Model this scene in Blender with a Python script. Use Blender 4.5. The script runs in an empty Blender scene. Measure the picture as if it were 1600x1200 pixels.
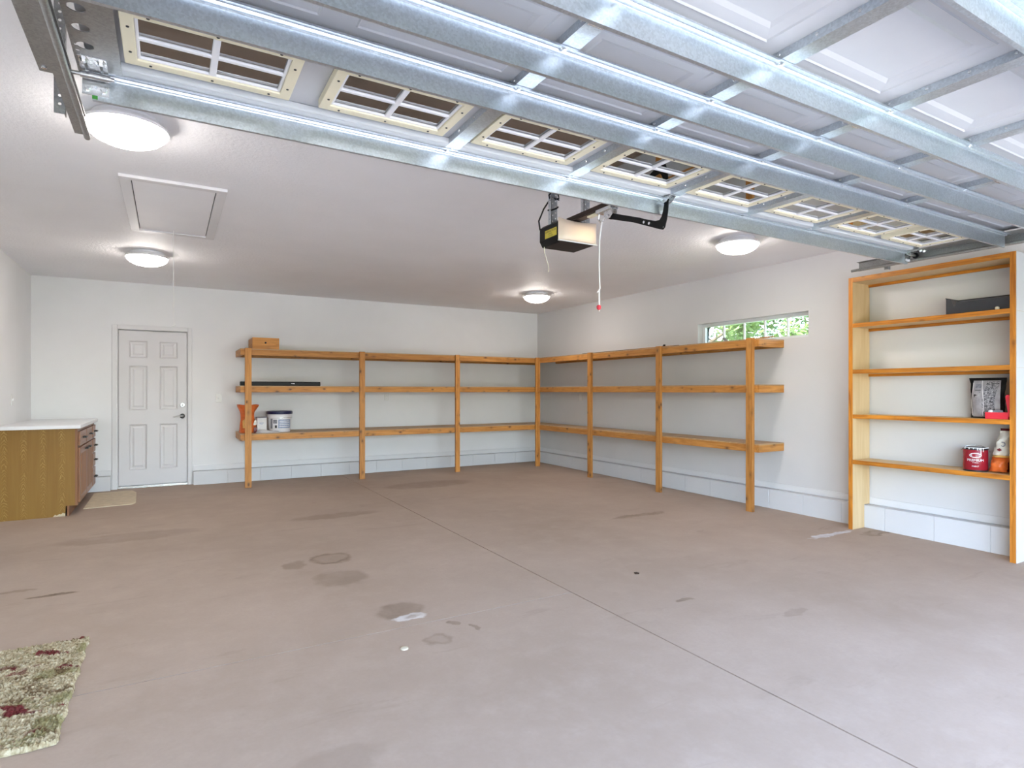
import bpy, bmesh, math, random
from mathutils import Vector, Matrix, geometry
from math import pi, sin, cos, radians

random.seed(7)
S = bpy.context.scene
COL = S.collection

# ------------------------------------------------------------------ camera, world, sun, exposure
cam = bpy.data.cameras.new('camera')
cam.sensor_width = 36.0
cam.lens = 36.0 * 926.0 / 1600.0
cam.shift_y = 11.0 / 1600.0
cam.clip_start = 0.02
camo = bpy.data.objects.new('camera', cam)
COL.objects.link(camo)
camo.location = (0, 0, 1.30)
camo.rotation_euler = (radians(90), 0, radians(-30.06))
S.camera = camo

SUN_EL, SUN_STRENGTH, SKY_STRENGTH = 52, 19.0, 1.65
w = bpy.data.worlds.new('world')
S.world = w
w.use_nodes = True
wn = w.node_tree.nodes
wl = w.node_tree.links
sky = wn.new('ShaderNodeTexSky')
sky.sky_type = 'NISHITA'
sky.sun_disc = False
sky.sun_elevation = radians(SUN_EL)
sky.sun_rotation = radians(-57)
sky.air_density = 1.0
sky.dust_density = 1.6
sky.ozone_density = 1.0
hz = wn.new('ShaderNodeHueSaturation')          # hazy summer sky, balanced as the photograph is
hz.inputs['Saturation'].default_value = 0.92
wl.new(sky.outputs[0], hz.inputs['Color'])
wl.new(hz.outputs[0], wn['Background'].inputs[0])
wn['Background'].inputs[1].default_value = SKY_STRENGTH
sun = bpy.data.lights.new('sun', 'SUN')
sun.energy = SUN_STRENGTH
sun.angle = radians(0.53)
sun.color = (1.0, 0.95, 0.87)
suno = bpy.data.objects.new('sun', sun)
COL.objects.link(suno)
suno.location = (-8, 8, 12)
# the sun stands behind and left of the garage, so it lights the drive and the trees but not the floor
suno.rotation_euler = Vector((0.64, -0.42, -math.tan(radians(SUN_EL)) * 0.766)).to_track_quat('-Z', 'Y').to_euler()

S.view_settings.view_transform = 'Standard'
S.view_settings.look = 'None'
S.view_settings.gamma = 1.0
S.view_settings.use_curve_mapping = False
S.view_settings.exposure = 1.13
LAMP = 21.0          # emission of the ceiling lamps' diffusers

# ------------------------------------------------------------------ node helpers
def srgb(r, g, b):
    f = lambda c: (c / 255 / 12.92) if c / 255 <= 0.04045 else ((c / 255 + 0.055) / 1.055) ** 2.4
    return (f(r), f(g), f(b), 1.0)

def lin(r, g, b):
    return (r, g, b, 1.0)

class NT:
    def __init__(s, name):
        s.m = bpy.data.materials.new(name)
        s.m.use_nodes = True
        s.t = s.m.node_tree
        s.n = s.t.nodes
        s.b = s.n['Principled BSDF']
        s.out = s.n['Material Output']
    def node(s, kind, **kw):
        nd = s.n.new(kind)
        for k, v in kw.items():
            setattr(nd, k, v)
        return nd
    def link(s, a, b):
        s.t.links.new(a, b)
    def put(s, sock, v):
        if hasattr(v, 'is_output') or isinstance(v, bpy.types.NodeSocket):
            s.link(v, sock)
        else:
            sock.default_value = v
    def coord(s, kind='Object'):
        return s.node('ShaderNodeTexCoord').outputs[kind]
    def world(s):
        return s.node('ShaderNodeNewGeometry').outputs['Position']
    def mapping(s, vec, scale=(1, 1, 1), loc=(0, 0, 0), rot=(0, 0, 0)):
        nd = s.node('ShaderNodeMapping')
        s.link(vec, nd.inputs[0])
        s.put(nd.inputs['Scale'], scale)
        s.put(nd.inputs['Location'], loc)
        nd.inputs['Rotation'].default_value = rot
        return nd.outputs[0]
    def noise(s, vec, scale, detail=3, rough=0.55, dist=0.0):
        nd = s.node('ShaderNodeTexNoise')
        s.link(vec, nd.inputs['Vector'])
        nd.inputs['Scale'].default_value = scale
        nd.inputs['Detail'].default_value = detail
        nd.inputs['Roughness'].default_value = rough
        nd.inputs['Distortion'].default_value = dist
        return nd.outputs[0]
    def voronoi(s, vec, scale, out='Distance', feature='F1'):
        nd = s.node('ShaderNodeTexVoronoi', feature=feature)
        s.link(vec, nd.inputs['Vector'])
        nd.inputs['Scale'].default_value = scale
        return nd.outputs[out]
    def ramp(s, fac, stops, interp='LINEAR'):
        nd = s.node('ShaderNodeValToRGB')
        cr = nd.color_ramp
        cr.interpolation = interp
        while len(cr.elements) > 1:
            cr.elements.remove(cr.elements[-1])
        cr.elements[0].position = stops[0][0]
        cr.elements[0].color = stops[0][1]
        for p, c in stops[1:]:
            e = cr.elements.new(p)
            e.color = c
        s.link(fac, nd.inputs[0])
        return nd.outputs[0]
    def fac(s, f, a, b, v0=0.0, v1=1.0):
        nd = s.node('ShaderNodeMapRange')
        nd.clamp = True
        s.link(f, nd.inputs[0])
        for i, v in enumerate((a, b, v0, v1)):
            nd.inputs[i + 1].default_value = v
        return nd.outputs[0]
    def math(s, op, a, b=0.0, c=0.0):
        nd = s.node('ShaderNodeMath', operation=op)
        s.put(nd.inputs[0], a)
        s.put(nd.inputs[1], b)
        s.put(nd.inputs[2], c)
        return nd.outputs[0]
    def mix(s, fac, a, b, mode='MIX'):
        nd = s.node('ShaderNodeMix', data_type='RGBA', blend_type=mode)
        s.put(nd.inputs[0], fac)
        s.put(nd.inputs[6], a)
        s.put(nd.inputs[7], b)
        return nd.outputs[2]
    def bump(s, h, strength=0.2, dist=0.005):
        nd = s.node('ShaderNodeBump')
        nd.inputs['Strength'].default_value = strength
        nd.inputs['Distance'].default_value = dist
        s.link(h, nd.inputs['Height'])
        s.link(nd.outputs[0], s.b.inputs['Normal'])
    def set(s, **kw):
        names = dict(color='Base Color', rough='Roughness', metal='Metallic', spec='Specular IOR Level',
                     trans='Transmission Weight', ior='IOR', emit='Emission Color', estr='Emission Strength',
                     alpha='Alpha', coat='Coat Weight', coatr='Coat Roughness', sss='Subsurface Weight')
        for k, v in kw.items():
            s.put(s.b.inputs[names[k]], v)
        return s

def plain(name, color, rough=0.5, metal=0.0, vary=0.06, scale=9.0, spec=0.4, bump=0.0, bscale=200):
    t = NT(name)
    v = t.coord()
    n = t.noise(v, scale, 4)
    dark = tuple(c * (1 - vary) for c in color[:3]) + (1,)
    lite = tuple(min(1, c * (1 + vary)) for c in color[:3]) + (1,)
    t.set(color=t.ramp(n, [(0.3, dark), (0.7, lite)]), rough=rough, metal=metal, spec=spec)
    if bump:
        t.bump(t.noise(v, bscale, 2), bump, 0.002)
    return t.m

M = {}
# painted walls: fine orange-peel texture
def paint(name, color, bs=120, bstr=0.12, rough=0.6, vary=0.02):
    t = NT(name)
    p = t.world()
    n = t.noise(p, 1.3, 3)
    c0 = tuple(c * (1 - vary) for c in color[:3]) + (1,)
    c1 = tuple(c * (1 + vary) for c in color[:3]) + (1,)
    t.set(color=t.ramp(n, [(0.35, c0), (0.65, c1)]), rough=rough, spec=0.3)
    t.bump(t.noise(p, bs, 3, 0.6), bstr, 0.004)
    return t.m
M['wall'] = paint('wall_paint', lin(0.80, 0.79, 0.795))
M['wall_shaded'] = paint('shaded_wall_paint', lin(0.68, 0.665, 0.665))  # same wall paint, darkened so the right wall's shade sits in its colour
M['ceiling'] = paint('ceiling_paint', lin(0.87, 0.86, 0.875), bs=38, bstr=1.0)
M['trim'] = paint('trim_paint', lin(0.73, 0.715, 0.72), bs=30, bstr=0.03, rough=0.42)
M['block'] = paint('painted_block', lin(0.66, 0.655, 0.665), bs=60, bstr=0.2, rough=0.55)
M['doorwhite'] = paint('door_paint', lin(0.70, 0.68, 0.69), bs=20, bstr=0.02, rough=0.4)

# concrete floor, with its stains at their places
def concrete():
    t = NT('concrete_floor')
    p = t.world()
    big = t.noise(p, 0.75, 5, 0.6)
    mid = t.noise(p, 4.5, 6, 0.65)
    fine = t.noise(p, 60, 3, 0.6)
    col = t.ramp(big, [(0.3, lin(0.38, 0.285, 0.220)), (0.7, lin(0.46, 0.355, 0.285))])
    col = t.mix(t.fac(mid, 0.45, 0.75, 0, 0.35), col, lin(0.54, 0.43, 0.355))
    col = t.mix(t.fac(fine, 0.35, 0.7, 0, 0.18), col, lin(0.35, 0.265, 0.205))
    smudge = t.noise(t.mapping(p, (0.6, 2.2, 1)), 2.2, 5, 0.7, 0.6)
    col = t.mix(t.fac(smudge, 0.60, 0.78, 0, 0.30), col, lin(0.20, 0.145, 0.105))
    wob = t.node('ShaderNodeTexNoise')
    t.link(p, wob.inputs['Vector'])
    wob.inputs['Scale'].default_value = 9
    wob.inputs['Detail'].default_value = 4
    wv = t.node('ShaderNodeVectorMath', operation='MULTIPLY_ADD')
    t.link(wob.outputs['Color'], wv.inputs[0])
    wv.inputs[1].default_value = (0.14, 0.14, 0)
    t.link(p, wv.inputs[2])
    # (x, y, radius x, radius y, inner ring or 0, strength, colour)
    brown = lin(0.12, 0.075, 0.045)
    stains = [(1.08, 4.66, .17, .17, .80, .75, brown), (1.03, 4.15, .20, .20, 0, .32, brown),
              (0.80, 4.62, .10, .10, 0, .35, brown), (1.18, 3.36, .16, .14, 0, .45, brown),
              (1.20, 3.24, .10, .05, .55, .8, lin(.75, .71, .68)), (1.22, 2.89, .09, .08, .7, .4, brown),
              (-0.63, 4.70, .16, .035, 0, .8, brown), (-0.9, 4.9, .2, .03, 0, .4, brown),
              (4.25, 4.68, .40, .06, 0, .45, brown), (5.2, 3.2, .34, .045, 0, .85, lin(.72, .72, .76)),
              (5.62, 3.03, .22, .07, .6, .55, brown), (5.85, 2.75, .20, .05, 0, .5, brown),
              (2.78, 2.67, .07, .03, 0, .55, brown), (1.5, 6.2, .5, .14, 0, .30, brown),
              (3.1, 7.6, .7, .3, 0, .28, brown), (-0.3, 6.2, .6, .2, 0, .25, brown),
              (1.38, 3.05, .03, .05, 0, .5, brown), (1.46, 2.94, .02, .06, 0, .5, brown),
              (0.5, 2.1, .2, .12, 0, .18, brown), (3.2, 2.2, .12, .05, 0, .25, brown)]
    for x, y, rx, ry, ring, k, c in stains:
        mp = t.mapping(wv.outputs[0], (1 / rx, 1 / ry, 0), (-(x + .07) / rx, -(y + .07) / ry, 0))
        ln = t.node('ShaderNodeVectorMath', operation='LENGTH')
        t.link(mp, ln.inputs[0])
        d = ln.outputs['Value']
        f = t.fac(d, 1.0, 0.75, 0, k)
        if ring:
            f = t.math('MULTIPLY', f, t.fac(d, ring - .25, ring, 0.35, 1))
        f = t.math('MULTIPLY', f, t.fac(mid, 0.35, 0.6, 0.45, 1))
        col = t.mix(f, col, c)
    rough = t.fac(mid, 0.3, 0.75, 0.62, 0.80)
    t.set(color=col, rough=rough, spec=0.16)
    t.bump(t.noise(p, 26, 5, 0.65), 0.10, 0.006)
    return t.m
M['concrete'] = concrete()
M['subbase'] = plain('joint_dirt', lin(0.03, 0.022, 0.018), 0.9)
M['drive'] = plain('driveway_concrete', lin(0.36, 0.345, 0.325), 0.85, vary=0.1, scale=2)
M['lawn'] = plain('lawn_green', lin(0.10, 0.17, 0.045), 0.9, vary=0.3, scale=5)

# lumber: grain runs along one axis of the piece, each piece its own shift and tone
def wood(name, axis, light, dark, knot=0.5, grain=26, rough=0.5, tone=0.12, ring=1.0):
    t = NT(name)
    info = t.node('ShaderNodeObjectInfo')
    cmb = t.node('ShaderNodeCombineXYZ')
    for i in range(3):
        t.link(t.math('MULTIPLY', info.outputs['Random'], 7.0 + 5 * i), cmb.inputs[i])
    add = t.node('ShaderNodeVectorMath', operation='ADD')
    t.link(t.coord(), add.inputs[0])
    t.link(cmb.outputs[0], add.inputs[1])
    v = add.outputs[0]
    sc = [1.0, 1.0, 1.0]
    sc[axis] = 0.07
    g = t.noise(t.mapping(v, tuple(sc)), grain, 5, 0.6, 1.4)
    sc2 = [1.0, 1.0, 1.0]
    sc2[axis] = 0.16
    g2 = t.noise(t.mapping(v, tuple(sc2)), 8 * ring, 3, 0.5, 2.2)
    col = t.ramp(g, [(0.30, dark), (0.62, light)])
    mid = tuple((a * 0.45 + b * 0.55) for a, b in zip(light[:3], dark[:3])) + (1,)
    col = t.mix(t.fac(g2, 0.48, 0.72, 0, 0.55), col, mid)
    if knot:
        sk = [12.0, 12.0, 12.0]
        sk[axis] = 7.0
        kd = t.voronoi(t.mapping(v, tuple(sk)), 1.0)
        kn = t.noise(t.mapping(v, tuple(x * .5 for x in sk)), 1.0, 2)
        f = t.math('MULTIPLY', t.fac(kd, 0.20, 0.09, 0, 1), t.fac(kn, 0.38, 0.46, 0, knot))
        col = t.mix(f, col, lin(0.075, 0.032, 0.012))
        halo = t.math('MULTIPLY', t.fac(kd, 0.40, 0.18, 0, 0.45), t.fac(kn, 0.42, 0.5, 0, knot))
        col = t.mix(halo, col, lin(0.22, 0.10, 0.035))
    hs = t.node('ShaderNodeHueSaturation')
    t.link(col, hs.inputs['Color'])
    t.link(t.math('MULTIPLY_ADD', info.outputs['Random'], tone * 2, 1 - tone), hs.inputs['Value'])
    t.set(color=hs.outputs[0], rough=rough, spec=0.35)
    t.bump(g, 0.12, 0.002)
    return t.m
PL, PD = lin(0.58, 0.265, 0.066), lin(0.36, 0.135, 0.026)
for ax, nm in enumerate('xyz'):
    M['pine' + nm] = wood('pine_lumber_' + nm, ax, PL, PD, 1.0)
    M['edge' + nm] = wood('stained_edge_' + nm, ax, lin(0.66, 0.25, 0.028), lin(0.32, 0.095, 0.010), 0.35, rough=0.45)
    M['birch' + nm] = wood('birch_plywood_' + nm, ax, lin(0.68, 0.50, 0.28), lin(0.58, 0.39, 0.19), 0, grain=9, rough=0.5, tone=0.03)
    M['cherry' + nm] = wood('stained_oak_front_' + nm, ax, lin(0.34, 0.165, 0.085), lin(0.20, 0.08, 0.035), 0, rough=0.35, tone=0.06)
M['oakpanel'] = wood('oak_panel', 2, lin(0.36, 0.165, 0.06), lin(0.22, 0.085, 0.028), 0)
M['deck'] = wood('plywood_deck', 0, lin(0.50, 0.33, 0.18), lin(0.36, 0.215, 0.105), 0.3, grain=12)

def oak_side():
    """flat-sawn oak print: columns of stacked cathedral flecks on an even ground"""
    t = NT('oak_veneer')
    v = t.coord()
    sp = t.node('ShaderNodeSeparateXYZ')
    t.link(v, sp.inputs[0])
    wob = t.noise(t.mapping(v, (1, 1, 1)), 6, 3)
    x = t.math('ADD', t.math('ADD', sp.outputs[0], 0.03), t.math('MULTIPLY', t.math('SUBTRACT', wob, 0.5), 0.05))
    u = t.math('ABSOLUTE', t.math('SUBTRACT', t.math('FRACT', t.math('MULTIPLY', x, 6.6)), 0.5))     # 0 at a column's middle
    ph = t.math('ADD', t.math('MULTIPLY', sp.outputs[2], 165.0), t.math('MULTIPLY', u, 42.0))
    ph = t.math('ADD', ph, t.math('MULTIPLY', t.noise(v, 11, 3), 26.0))
    ch = t.fac(t.math('SINE', ph), 0.35, 0.95)
    ch = t.math('MULTIPLY', ch, t.fac(u, 0.20, 0.07))
    ch = t.math('MULTIPLY', ch, t.fac(t.noise(v, 7, 2), 0.36, 0.6, 0.15, 0.8))
    g = t.noise(t.mapping(v, (1, 1, 0.04)), 60, 4)
    big = t.noise(t.mapping(v, (1, 1, 0.15)), 3.5, 2)
    col = t.ramp(big, [(0.35, lin(0.235, 0.118, 0.020)), (0.65, lin(0.275, 0.145, 0.026))])
    col = t.mix(t.fac(g, 0.40, 0.72, 0, 0.30), col, lin(0.33, 0.185, 0.04))
    col = t.mix(ch, col, lin(0.44, 0.27, 0.075))
    t.set(color=col, rough=0.45, spec=0.35)
    return t.m
M['oak'] = oak_side()

# zinc-coated steel with its spangle
def galv(name, base=(0.57, 0.615, 0.655), rough=0.32, metal=0.9):
    t = NT(name)
    p = t.world()
    cells = t.voronoi(p, 170, 'Color')
    sep = t.node('ShaderNodeSeparateColor')
    t.link(cells, sep.inputs[0])
    n = t.noise(p, 9, 4)
    k = t.math('ADD', t.math('MULTIPLY', sep.outputs[0], 0.55), t.math('MULTIPLY', n, 0.45))
    lo = tuple(c * 0.90 for c in base) + (1,)
    hi = tuple(min(1, c * 1.08) for c in base) + (1,)
    t.set(color=t.ramp(k, [(0.25, lo), (0.75, hi)]), rough=t.fac(k, 0.2, 0.8, rough + 0.02, rough - 0.02), metal=metal)
    return t.m
M['galv'] = galv('galvanized_steel')
M['galvdark'] = galv('galvanized_track_steel', (0.36, 0.36, 0.35), 0.42, 0.85)
M['zinc'] = galv('zinc_fittings', (0.74, 0.75, 0.76), 0.26, 0.95)
M['door_skin'] = plain('garage_door_white', lin(0.53, 0.53, 0.545), 0.38, vary=0.015, spec=0.45)
M['rail_grey'] = plain('garage_door_rail_grey', lin(0.55, 0.565, 0.58), 0.36, vary=0.02, spec=0.45)
M['cream'] = plain('cream_plastic', lin(0.80, 0.73, 0.54), 0.45, vary=0.03)
M['winwhite'] = plain('white_window_plastic', lin(0.82, 0.81, 0.82), 0.35, vary=0.01)
M['vinyl'] = plain('white_vinyl_frame', lin(0.80, 0.81, 0.81), 0.35, vary=0.01)
M['black'] = plain('black_plastic', lin(0.005, 0.005, 0.006), 0.42, vary=0.1, spec=0.2)
M['blackmetal'] = plain('black_painted_steel', lin(0.005, 0.005, 0.0055), 0.5, metal=0.0, spec=0.2, vary=0.1)
M['brownrail'] = plain('brown_black_rail', lin(0.035, 0.020, 0.014), 0.35, metal=0.5)
M['rope'] = plain('white_cotton_cord', lin(0.80, 0.78, 0.76), 0.8, bump=0.4, bscale=400)
M['creamwire'] = plain('cream_wire', lin(0.72, 0.66, 0.50), 0.5)
M['redknob'] = plain('red_plastic', lin(0.55, 0.035, 0.055), 0.4)
M['redcase'] = plain('bright_red_plastic', lin(0.72, 0.03, 0.05), 0.35)
M['chrome'] = plain('brushed_chrome', lin(0.55, 0.55, 0.55), 0.28, metal=1.0)
M['bronze'] = plain('dark_bronze', lin(0.02, 0.018, 0.017), 0.3, metal=0.6)
M['plate'] = plain('switch_plate_plastic', lin(0.76, 0.75, 0.73), 0.35, vary=0.01)
M['slot'] = plain('dark_slot', lin(0.03, 0.03, 0.03), 0.6)
M['laminate'] = plain('white_laminate', lin(0.80, 0.79, 0.80), 0.28, vary=0.01)
M['worn'] = plain('crumbled_board', lin(0.62, 0.52, 0.36), 0.9, vary=0.2, scale=60, bump=0.8)
M['navy'] = plain('navy_plastic', lin(0.012, 0.014, 0.06), 0.35)
M['bucket'] = plain('white_bucket_plastic', lin(0.76, 0.74, 0.76), 0.4, vary=0.02)
M['printblue'] = plain('blue_grey_print', lin(0.30, 0.36, 0.50), 0.4, vary=0.2, scale=40)
M['printgrey'] = plain('grey_print', lin(0.22, 0.22, 0.25), 0.5, vary=0.3, scale=60)
M['printwhite'] = plain('white_print', lin(0.86, 0.84, 0.85), 0.4, vary=0.02)
M['printblack'] = plain('black_print', lin(0.015, 0.015, 0.018), 0.45)
M['card'] = plain('white_card', lin(0.76, 0.73, 0.72), 0.55)
M['greyfilm'] = plain('grey_plastic_film', lin(0.55, 0.53, 0.52), 0.3, bump=0.5, bscale=60)
M['paintred'] = plain('dark_red_label', lin(0.28, 0.012, 0.022), 0.25)
M['tin'] = plain('dark_tin', lin(0.05, 0.05, 0.055), 0.3, metal=0.7)
M['paintdrip'] = plain('white_paint', lin(0.82, 0.80, 0.80), 0.35)
M['bagwhite'] = plain('white_bag_film', lin(0.72, 0.69, 0.62), 0.38, vary=0.06, scale=20, bump=0.4, bscale=50)
M['bagorange'] = plain('orange_bag_film', lin(0.70, 0.15, 0.03), 0.35, vary=0.2, scale=20, bump=0.4, bscale=50)
M['bagyellow'] = plain('yellow_bag_film', lin(0.80, 0.46, 0.13), 0.38, vary=0.06)
M['bagdark'] = plain('dark_red_bag_film', lin(0.17, 0.012, 0.018), 0.35, vary=0.2, bump=0.4, bscale=50)
M['stickeryellow'] = plain('yellow_sticker', lin(0.62, 0.50, 0.05), 0.4)
M['mat'] = plain('beige_mat', lin(0.66, 0.55, 0.39), 0.85, vary=0.10, scale=14, bump=0.5, bscale=300)
M['leafdark'] = plain('dead_leaf', lin(0.05, 0.025, 0.012), 0.8)
M['stone'] = plain('pale_disc', lin(0.56, 0.49, 0.38), 0.6)
M['bark'] = plain('tree_bark', lin(0.14, 0.10, 0.07), 0.9, vary=0.3, scale=12)

def emission(name, color, strength):
    t = NT(name)
    t.set(color=lin(0.85, 0.84, 0.82), rough=0.3, emit=color, estr=strength)
    return t.m
M['lamp'] = emission('lit_opal_glass', lin(1.0, 0.935, 0.87), LAMP)
def lens():
    t = NT('lit_opener_lens')
    g = t.coord('Generated')
    d = t.node('ShaderNodeVectorMath', operation='DISTANCE')
    t.link(g, d.inputs[0])
    d.inputs[1].default_value = (0.70, 0.1, 0.36)
    f = t.fac(d.outputs['Value'], 0.15, 0.72, 0, 1)
    col = t.ramp(f, [(0, lin(1.0, 0.74, 0.36)), (0.55, lin(0.95, 0.55, 0.30)), (1, lin(0.6, 0.42, 0.34))])
    t.set(color=lin(0.62, 0.50, 0.38), rough=0.35, emit=col, estr=t.fac(f, 0, 1, 0.22, 0.02))
    return t.m
M['lens'] = lens()

def thin_glass(name, tint=(1, 1, 1), ior=1.5, base=0.02):
    t = NT(name)
    t.n.remove(t.b)
    tr = t.node('ShaderNodeBsdfTransparent')
    tr.inputs[0].default_value = tint + (1,)
    gl = t.node('ShaderNodeBsdfGlossy')
    gl.inputs['Roughness'].default_value = 0.02
    fr = t.node('ShaderNodeFresnel')
    fr.inputs[0].default_value = ior
    mx = t.node('ShaderNodeMixShader')
    t.link(t.math('ADD', fr.outputs[0], base), mx.inputs[0])
    t.link(tr.outputs[0], mx.inputs[1])
    t.link(gl.outputs[0], mx.inputs[2])
    t.link(mx.outputs[0], t.out.inputs[0])
    return t.m
M['glass'] = thin_glass('window_glass', (0.95, 0.98, 0.97))
M['tint'] = thin_glass('garage_door_pane', (0.90, 0.86, 0.83), 1.6, 0.32)
def smoke():
    t = NT('smoky_clear_plastic')
    t.n.remove(t.b)
    tr = t.node('ShaderNodeBsdfTransparent')
    tr.inputs[0].default_value = (0.86, 0.86, 0.87, 1)
    pb = t.node('ShaderNodeBsdfPrincipled')
    pb.inputs['Base Color'].default_value = (0.07, 0.072, 0.085, 1)
    pb.inputs['Roughness'].default_value = 0.22
    mx = t.node('ShaderNodeMixShader')
    mx.inputs[0].default_value = 0.40
    t.link(tr.outputs[0], mx.inputs[1])
    t.link(pb.outputs[0], mx.inputs[2])
    t.link(mx.outputs[0], t.out.inputs[0])
    return t.m
M['smoke'] = smoke()

def rug_mat():
    t = NT('shag_rug')
    p = t.coord()
    q = t.mapping(p, (1.0, 1.35, 0), rot=(0, 0, 0.35))
    base = t.ramp(t.noise(p, 45, 3, 0.7), [(0.3, lin(0.21, 0.15, 0.075)), (0.5, lin(0.42, 0.335, 0.205)), (0.75, lin(0.62, 0.54, 0.38))])
    gr = t.noise(t.mapping(q, loc=(3, 1, 0)), 5.0, 4, 0.6, 0.5)
    col = t.mix(t.fac(gr, 0.54, 0.62, 0, 0.65), base, lin(0.19, 0.165, 0.06))
    br = t.noise(t.mapping(q, loc=(7, 5, 0)), 6.5, 5, 0.7, 0.5)
    col = t.mix(t.fac(br, 0.57, 0.62, 0, 0.85), col, lin(0.13, 0.075, 0.035))
    rd = t.noise(t.mapping(q, loc=(11.3, 2.6, 0)), 4.6, 3, 0.6, 0.4)
    col = t.mix(t.fac(rd, 0.58, 0.62, 0, 0.93), col, lin(0.125, 0.010, 0.016))
    t.set(color=col, rough=0.95, spec=0.1)
    return t.m
M['rug'] = rug_mat()

def leaf_mat(name, a, b):
    t = NT(name)
    info = t.noise(t.world(), 2.2, 3)
    t.set(color=t.ramp(info, [(0.35, a), (0.65, b)]), rough=0.5, spec=0.3)
    tl = t.node('ShaderNodeBsdfTranslucent')
    tl.inputs[0].default_value = b
    mx = t.node('ShaderNodeMixShader')
    mx.inputs[0].default_value = 0.35
    t.link(t.b.outputs[0], mx.inputs[1])
    t.link(tl.outputs[0], mx.inputs[2])
    t.link(mx.outputs[0], t.out.inputs[0])
    return t.m
M['leaf1'] = leaf_mat('bright_leaves', lin(0.075, 0.13, 0.035), lin(0.22, 0.29, 0.10))
M['leaf2'] = leaf_mat('deep_leaves', lin(0.035, 0.075, 0.035), lin(0.10, 0.16, 0.075))

# ------------------------------------------------------------------ mesh helpers
class MB:
    """collects vertices and faces in world metres; build() links them as one object with its origin at its middle"""
    def __init__(s):
        s.v, s.f = [], []
    def add(s, vs, fs):
        o = len(s.v)
        s.v += [Vector(v) for v in vs]
        s.f += [tuple(i + o for i in f) for f in fs]
        return s
    def box(s, x0, x1, y0, y1, z0, z1):
        return s.add([(x0, y0, z0), (x1, y0, z0), (x1, y1, z0), (x0, y1, z0), (x0, y0, z1), (x1, y0, z1), (x1, y1, z1), (x0, y1, z1)],
                     [(0, 3, 2, 1), (4, 5, 6, 7), (0, 1, 5, 4), (1, 2, 6, 5), (2, 3, 7, 6), (3, 0, 4, 7)])
    def prism(s, poly, axis, a, b):
        """2-D outline swept along an axis; the outline gives the other two coordinates in x,y,z order"""
        n = len(poly)
        def p3(q, t):
            c = list(q)
            c.insert(axis, t)
            return tuple(c)
        vs = [p3(q, a) for q in poly] + [p3(q, b) for q in poly]
        fs = [tuple(range(n))[::-1], tuple(range(n, 2 * n))]
        fs += [(i, (i + 1) % n, (i + 1) % n + n, i + n) for i in range(n)]
        return s.add(vs, fs)
    def plate(s, outer, holes, axis, a, b):
        """flat plate with holes: outline and holes in 2-D, thickness a..b along the axis"""
        pts, edges, loops = [], [], []
        for lp in [outer] + holes:
            o = len(pts)
            pts += [Vector(q) for q in lp]
            edges += [(o + i, o + (i + 1) % len(lp)) for i in range(len(lp))]
            loops.append(list(range(o, o + len(lp))))
        vv, ee, ff, *_ = geometry.delaunay_2d_cdt(pts, edges, [], 1, 1e-6)
        def inside(c, lp):
            r = False
            for i in range(len(lp)):
                x1, y1 = lp[i]
                x2, y2 = lp[(i + 1) % len(lp)]
                if (y1 > c[1]) != (y2 > c[1]) and c[0] < (x2 - x1) * (c[1] - y1) / (y2 - y1) + x1:
                    r = not r
            return r
        keep = []
        for f in ff:
            c = sum((vv[i] for i in f), Vector((0, 0))) / len(f)
            if inside(c, outer) and not any(inside(c, h) for h in holes):
                keep.append(f)
        def p3(q, t):
            cc = [q[0], q[1]]
            cc.insert(axis, t)
            return tuple(cc)
        n = len(vv)
        vs = [p3(q, a) for q in vv] + [p3(q, b) for q in vv]
        fs = [tuple(f)[::-1] for f in keep] + [tuple(i + n for i in f) for f in keep]
        cnt = {}
        for f in keep:
            for i in range(len(f)):
                e = (f[i], f[(i + 1) % len(f)])
                cnt[e] = cnt.get(e, 0) + 1
        for (i, j) in cnt:
            if (j, i) not in cnt:
                fs.append((i, j, j + n, i + n))
        return s.add(vs, fs)
    def tube(s, path, r, n=8, cap=True):
        path = [Vector(p) for p in path]
        rs = r if isinstance(r, (list, tuple)) else [r] * len(path)
        rings = []
        up = None
        for i, p in enumerate(path):
            d = (path[min(i + 1, len(path) - 1)] - path[max(i - 1, 0)]).normalized()
            if up is None or abs(up.dot(d)) > 0.95:
                up = Vector((0, 0, 1)) if abs(d.z) < 0.9 else Vector((1, 0, 0))
            u = (up - d * up.dot(d)).normalized()
            w_ = d.cross(u)
            up = u
            rings.append([p + (u * cos(2 * pi * k / n) + w_ * sin(2 * pi * k / n)) * rs[i] for k in range(n)])
        vs = [v for rg in rings for v in rg]
        fs = []
        for i in range(len(path) - 1):
            for k in range(n):
                fs.append((i * n + k, i * n + (k + 1) % n, (i + 1) * n + (k + 1) % n, (i + 1) * n + k))
        if cap:
            fs.append(tuple(range(n))[::-1])
            fs.append(tuple(range((len(path) - 1) * n, len(path) * n)))
        return s.add(vs, fs)
    def lathe(s, prof, c=(0, 0, 0), n=32, M4=None):
        """profile of (radius, height) turned about z at c; M4 an optional matrix"""
        vs, fs, rows = [], [], []
        for r, z in prof:
            if r < 1e-6:
                rows.append([len(vs)])
                vs.append(Vector((0, 0, z)))
            else:
                rows.append(list(range(len(vs), len(vs) + n)))
                vs += [Vector((r * cos(2 * pi * k / n), r * sin(2 * pi * k / n), z)) for k in range(n)]
        for a, b in zip(rows, rows[1:]):
            for k in range(n):
                k2 = (k + 1) % n
                if len(a) == 1 and len(b) == 1:
                    continue
                if len(a) == 1:
                    fs.append((a[0], b[k2], b[k]))
                elif len(b) == 1:
                    fs.append((a[k], a[k2], b[0]))
                else:
                    fs.append((a[k], a[k2], b[k2], b[k]))
        if M4 is not None:
            vs = [M4 @ v for v in vs]
        vs = [v + Vector(c) for v in vs]
        return s.add(vs, fs)
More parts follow.
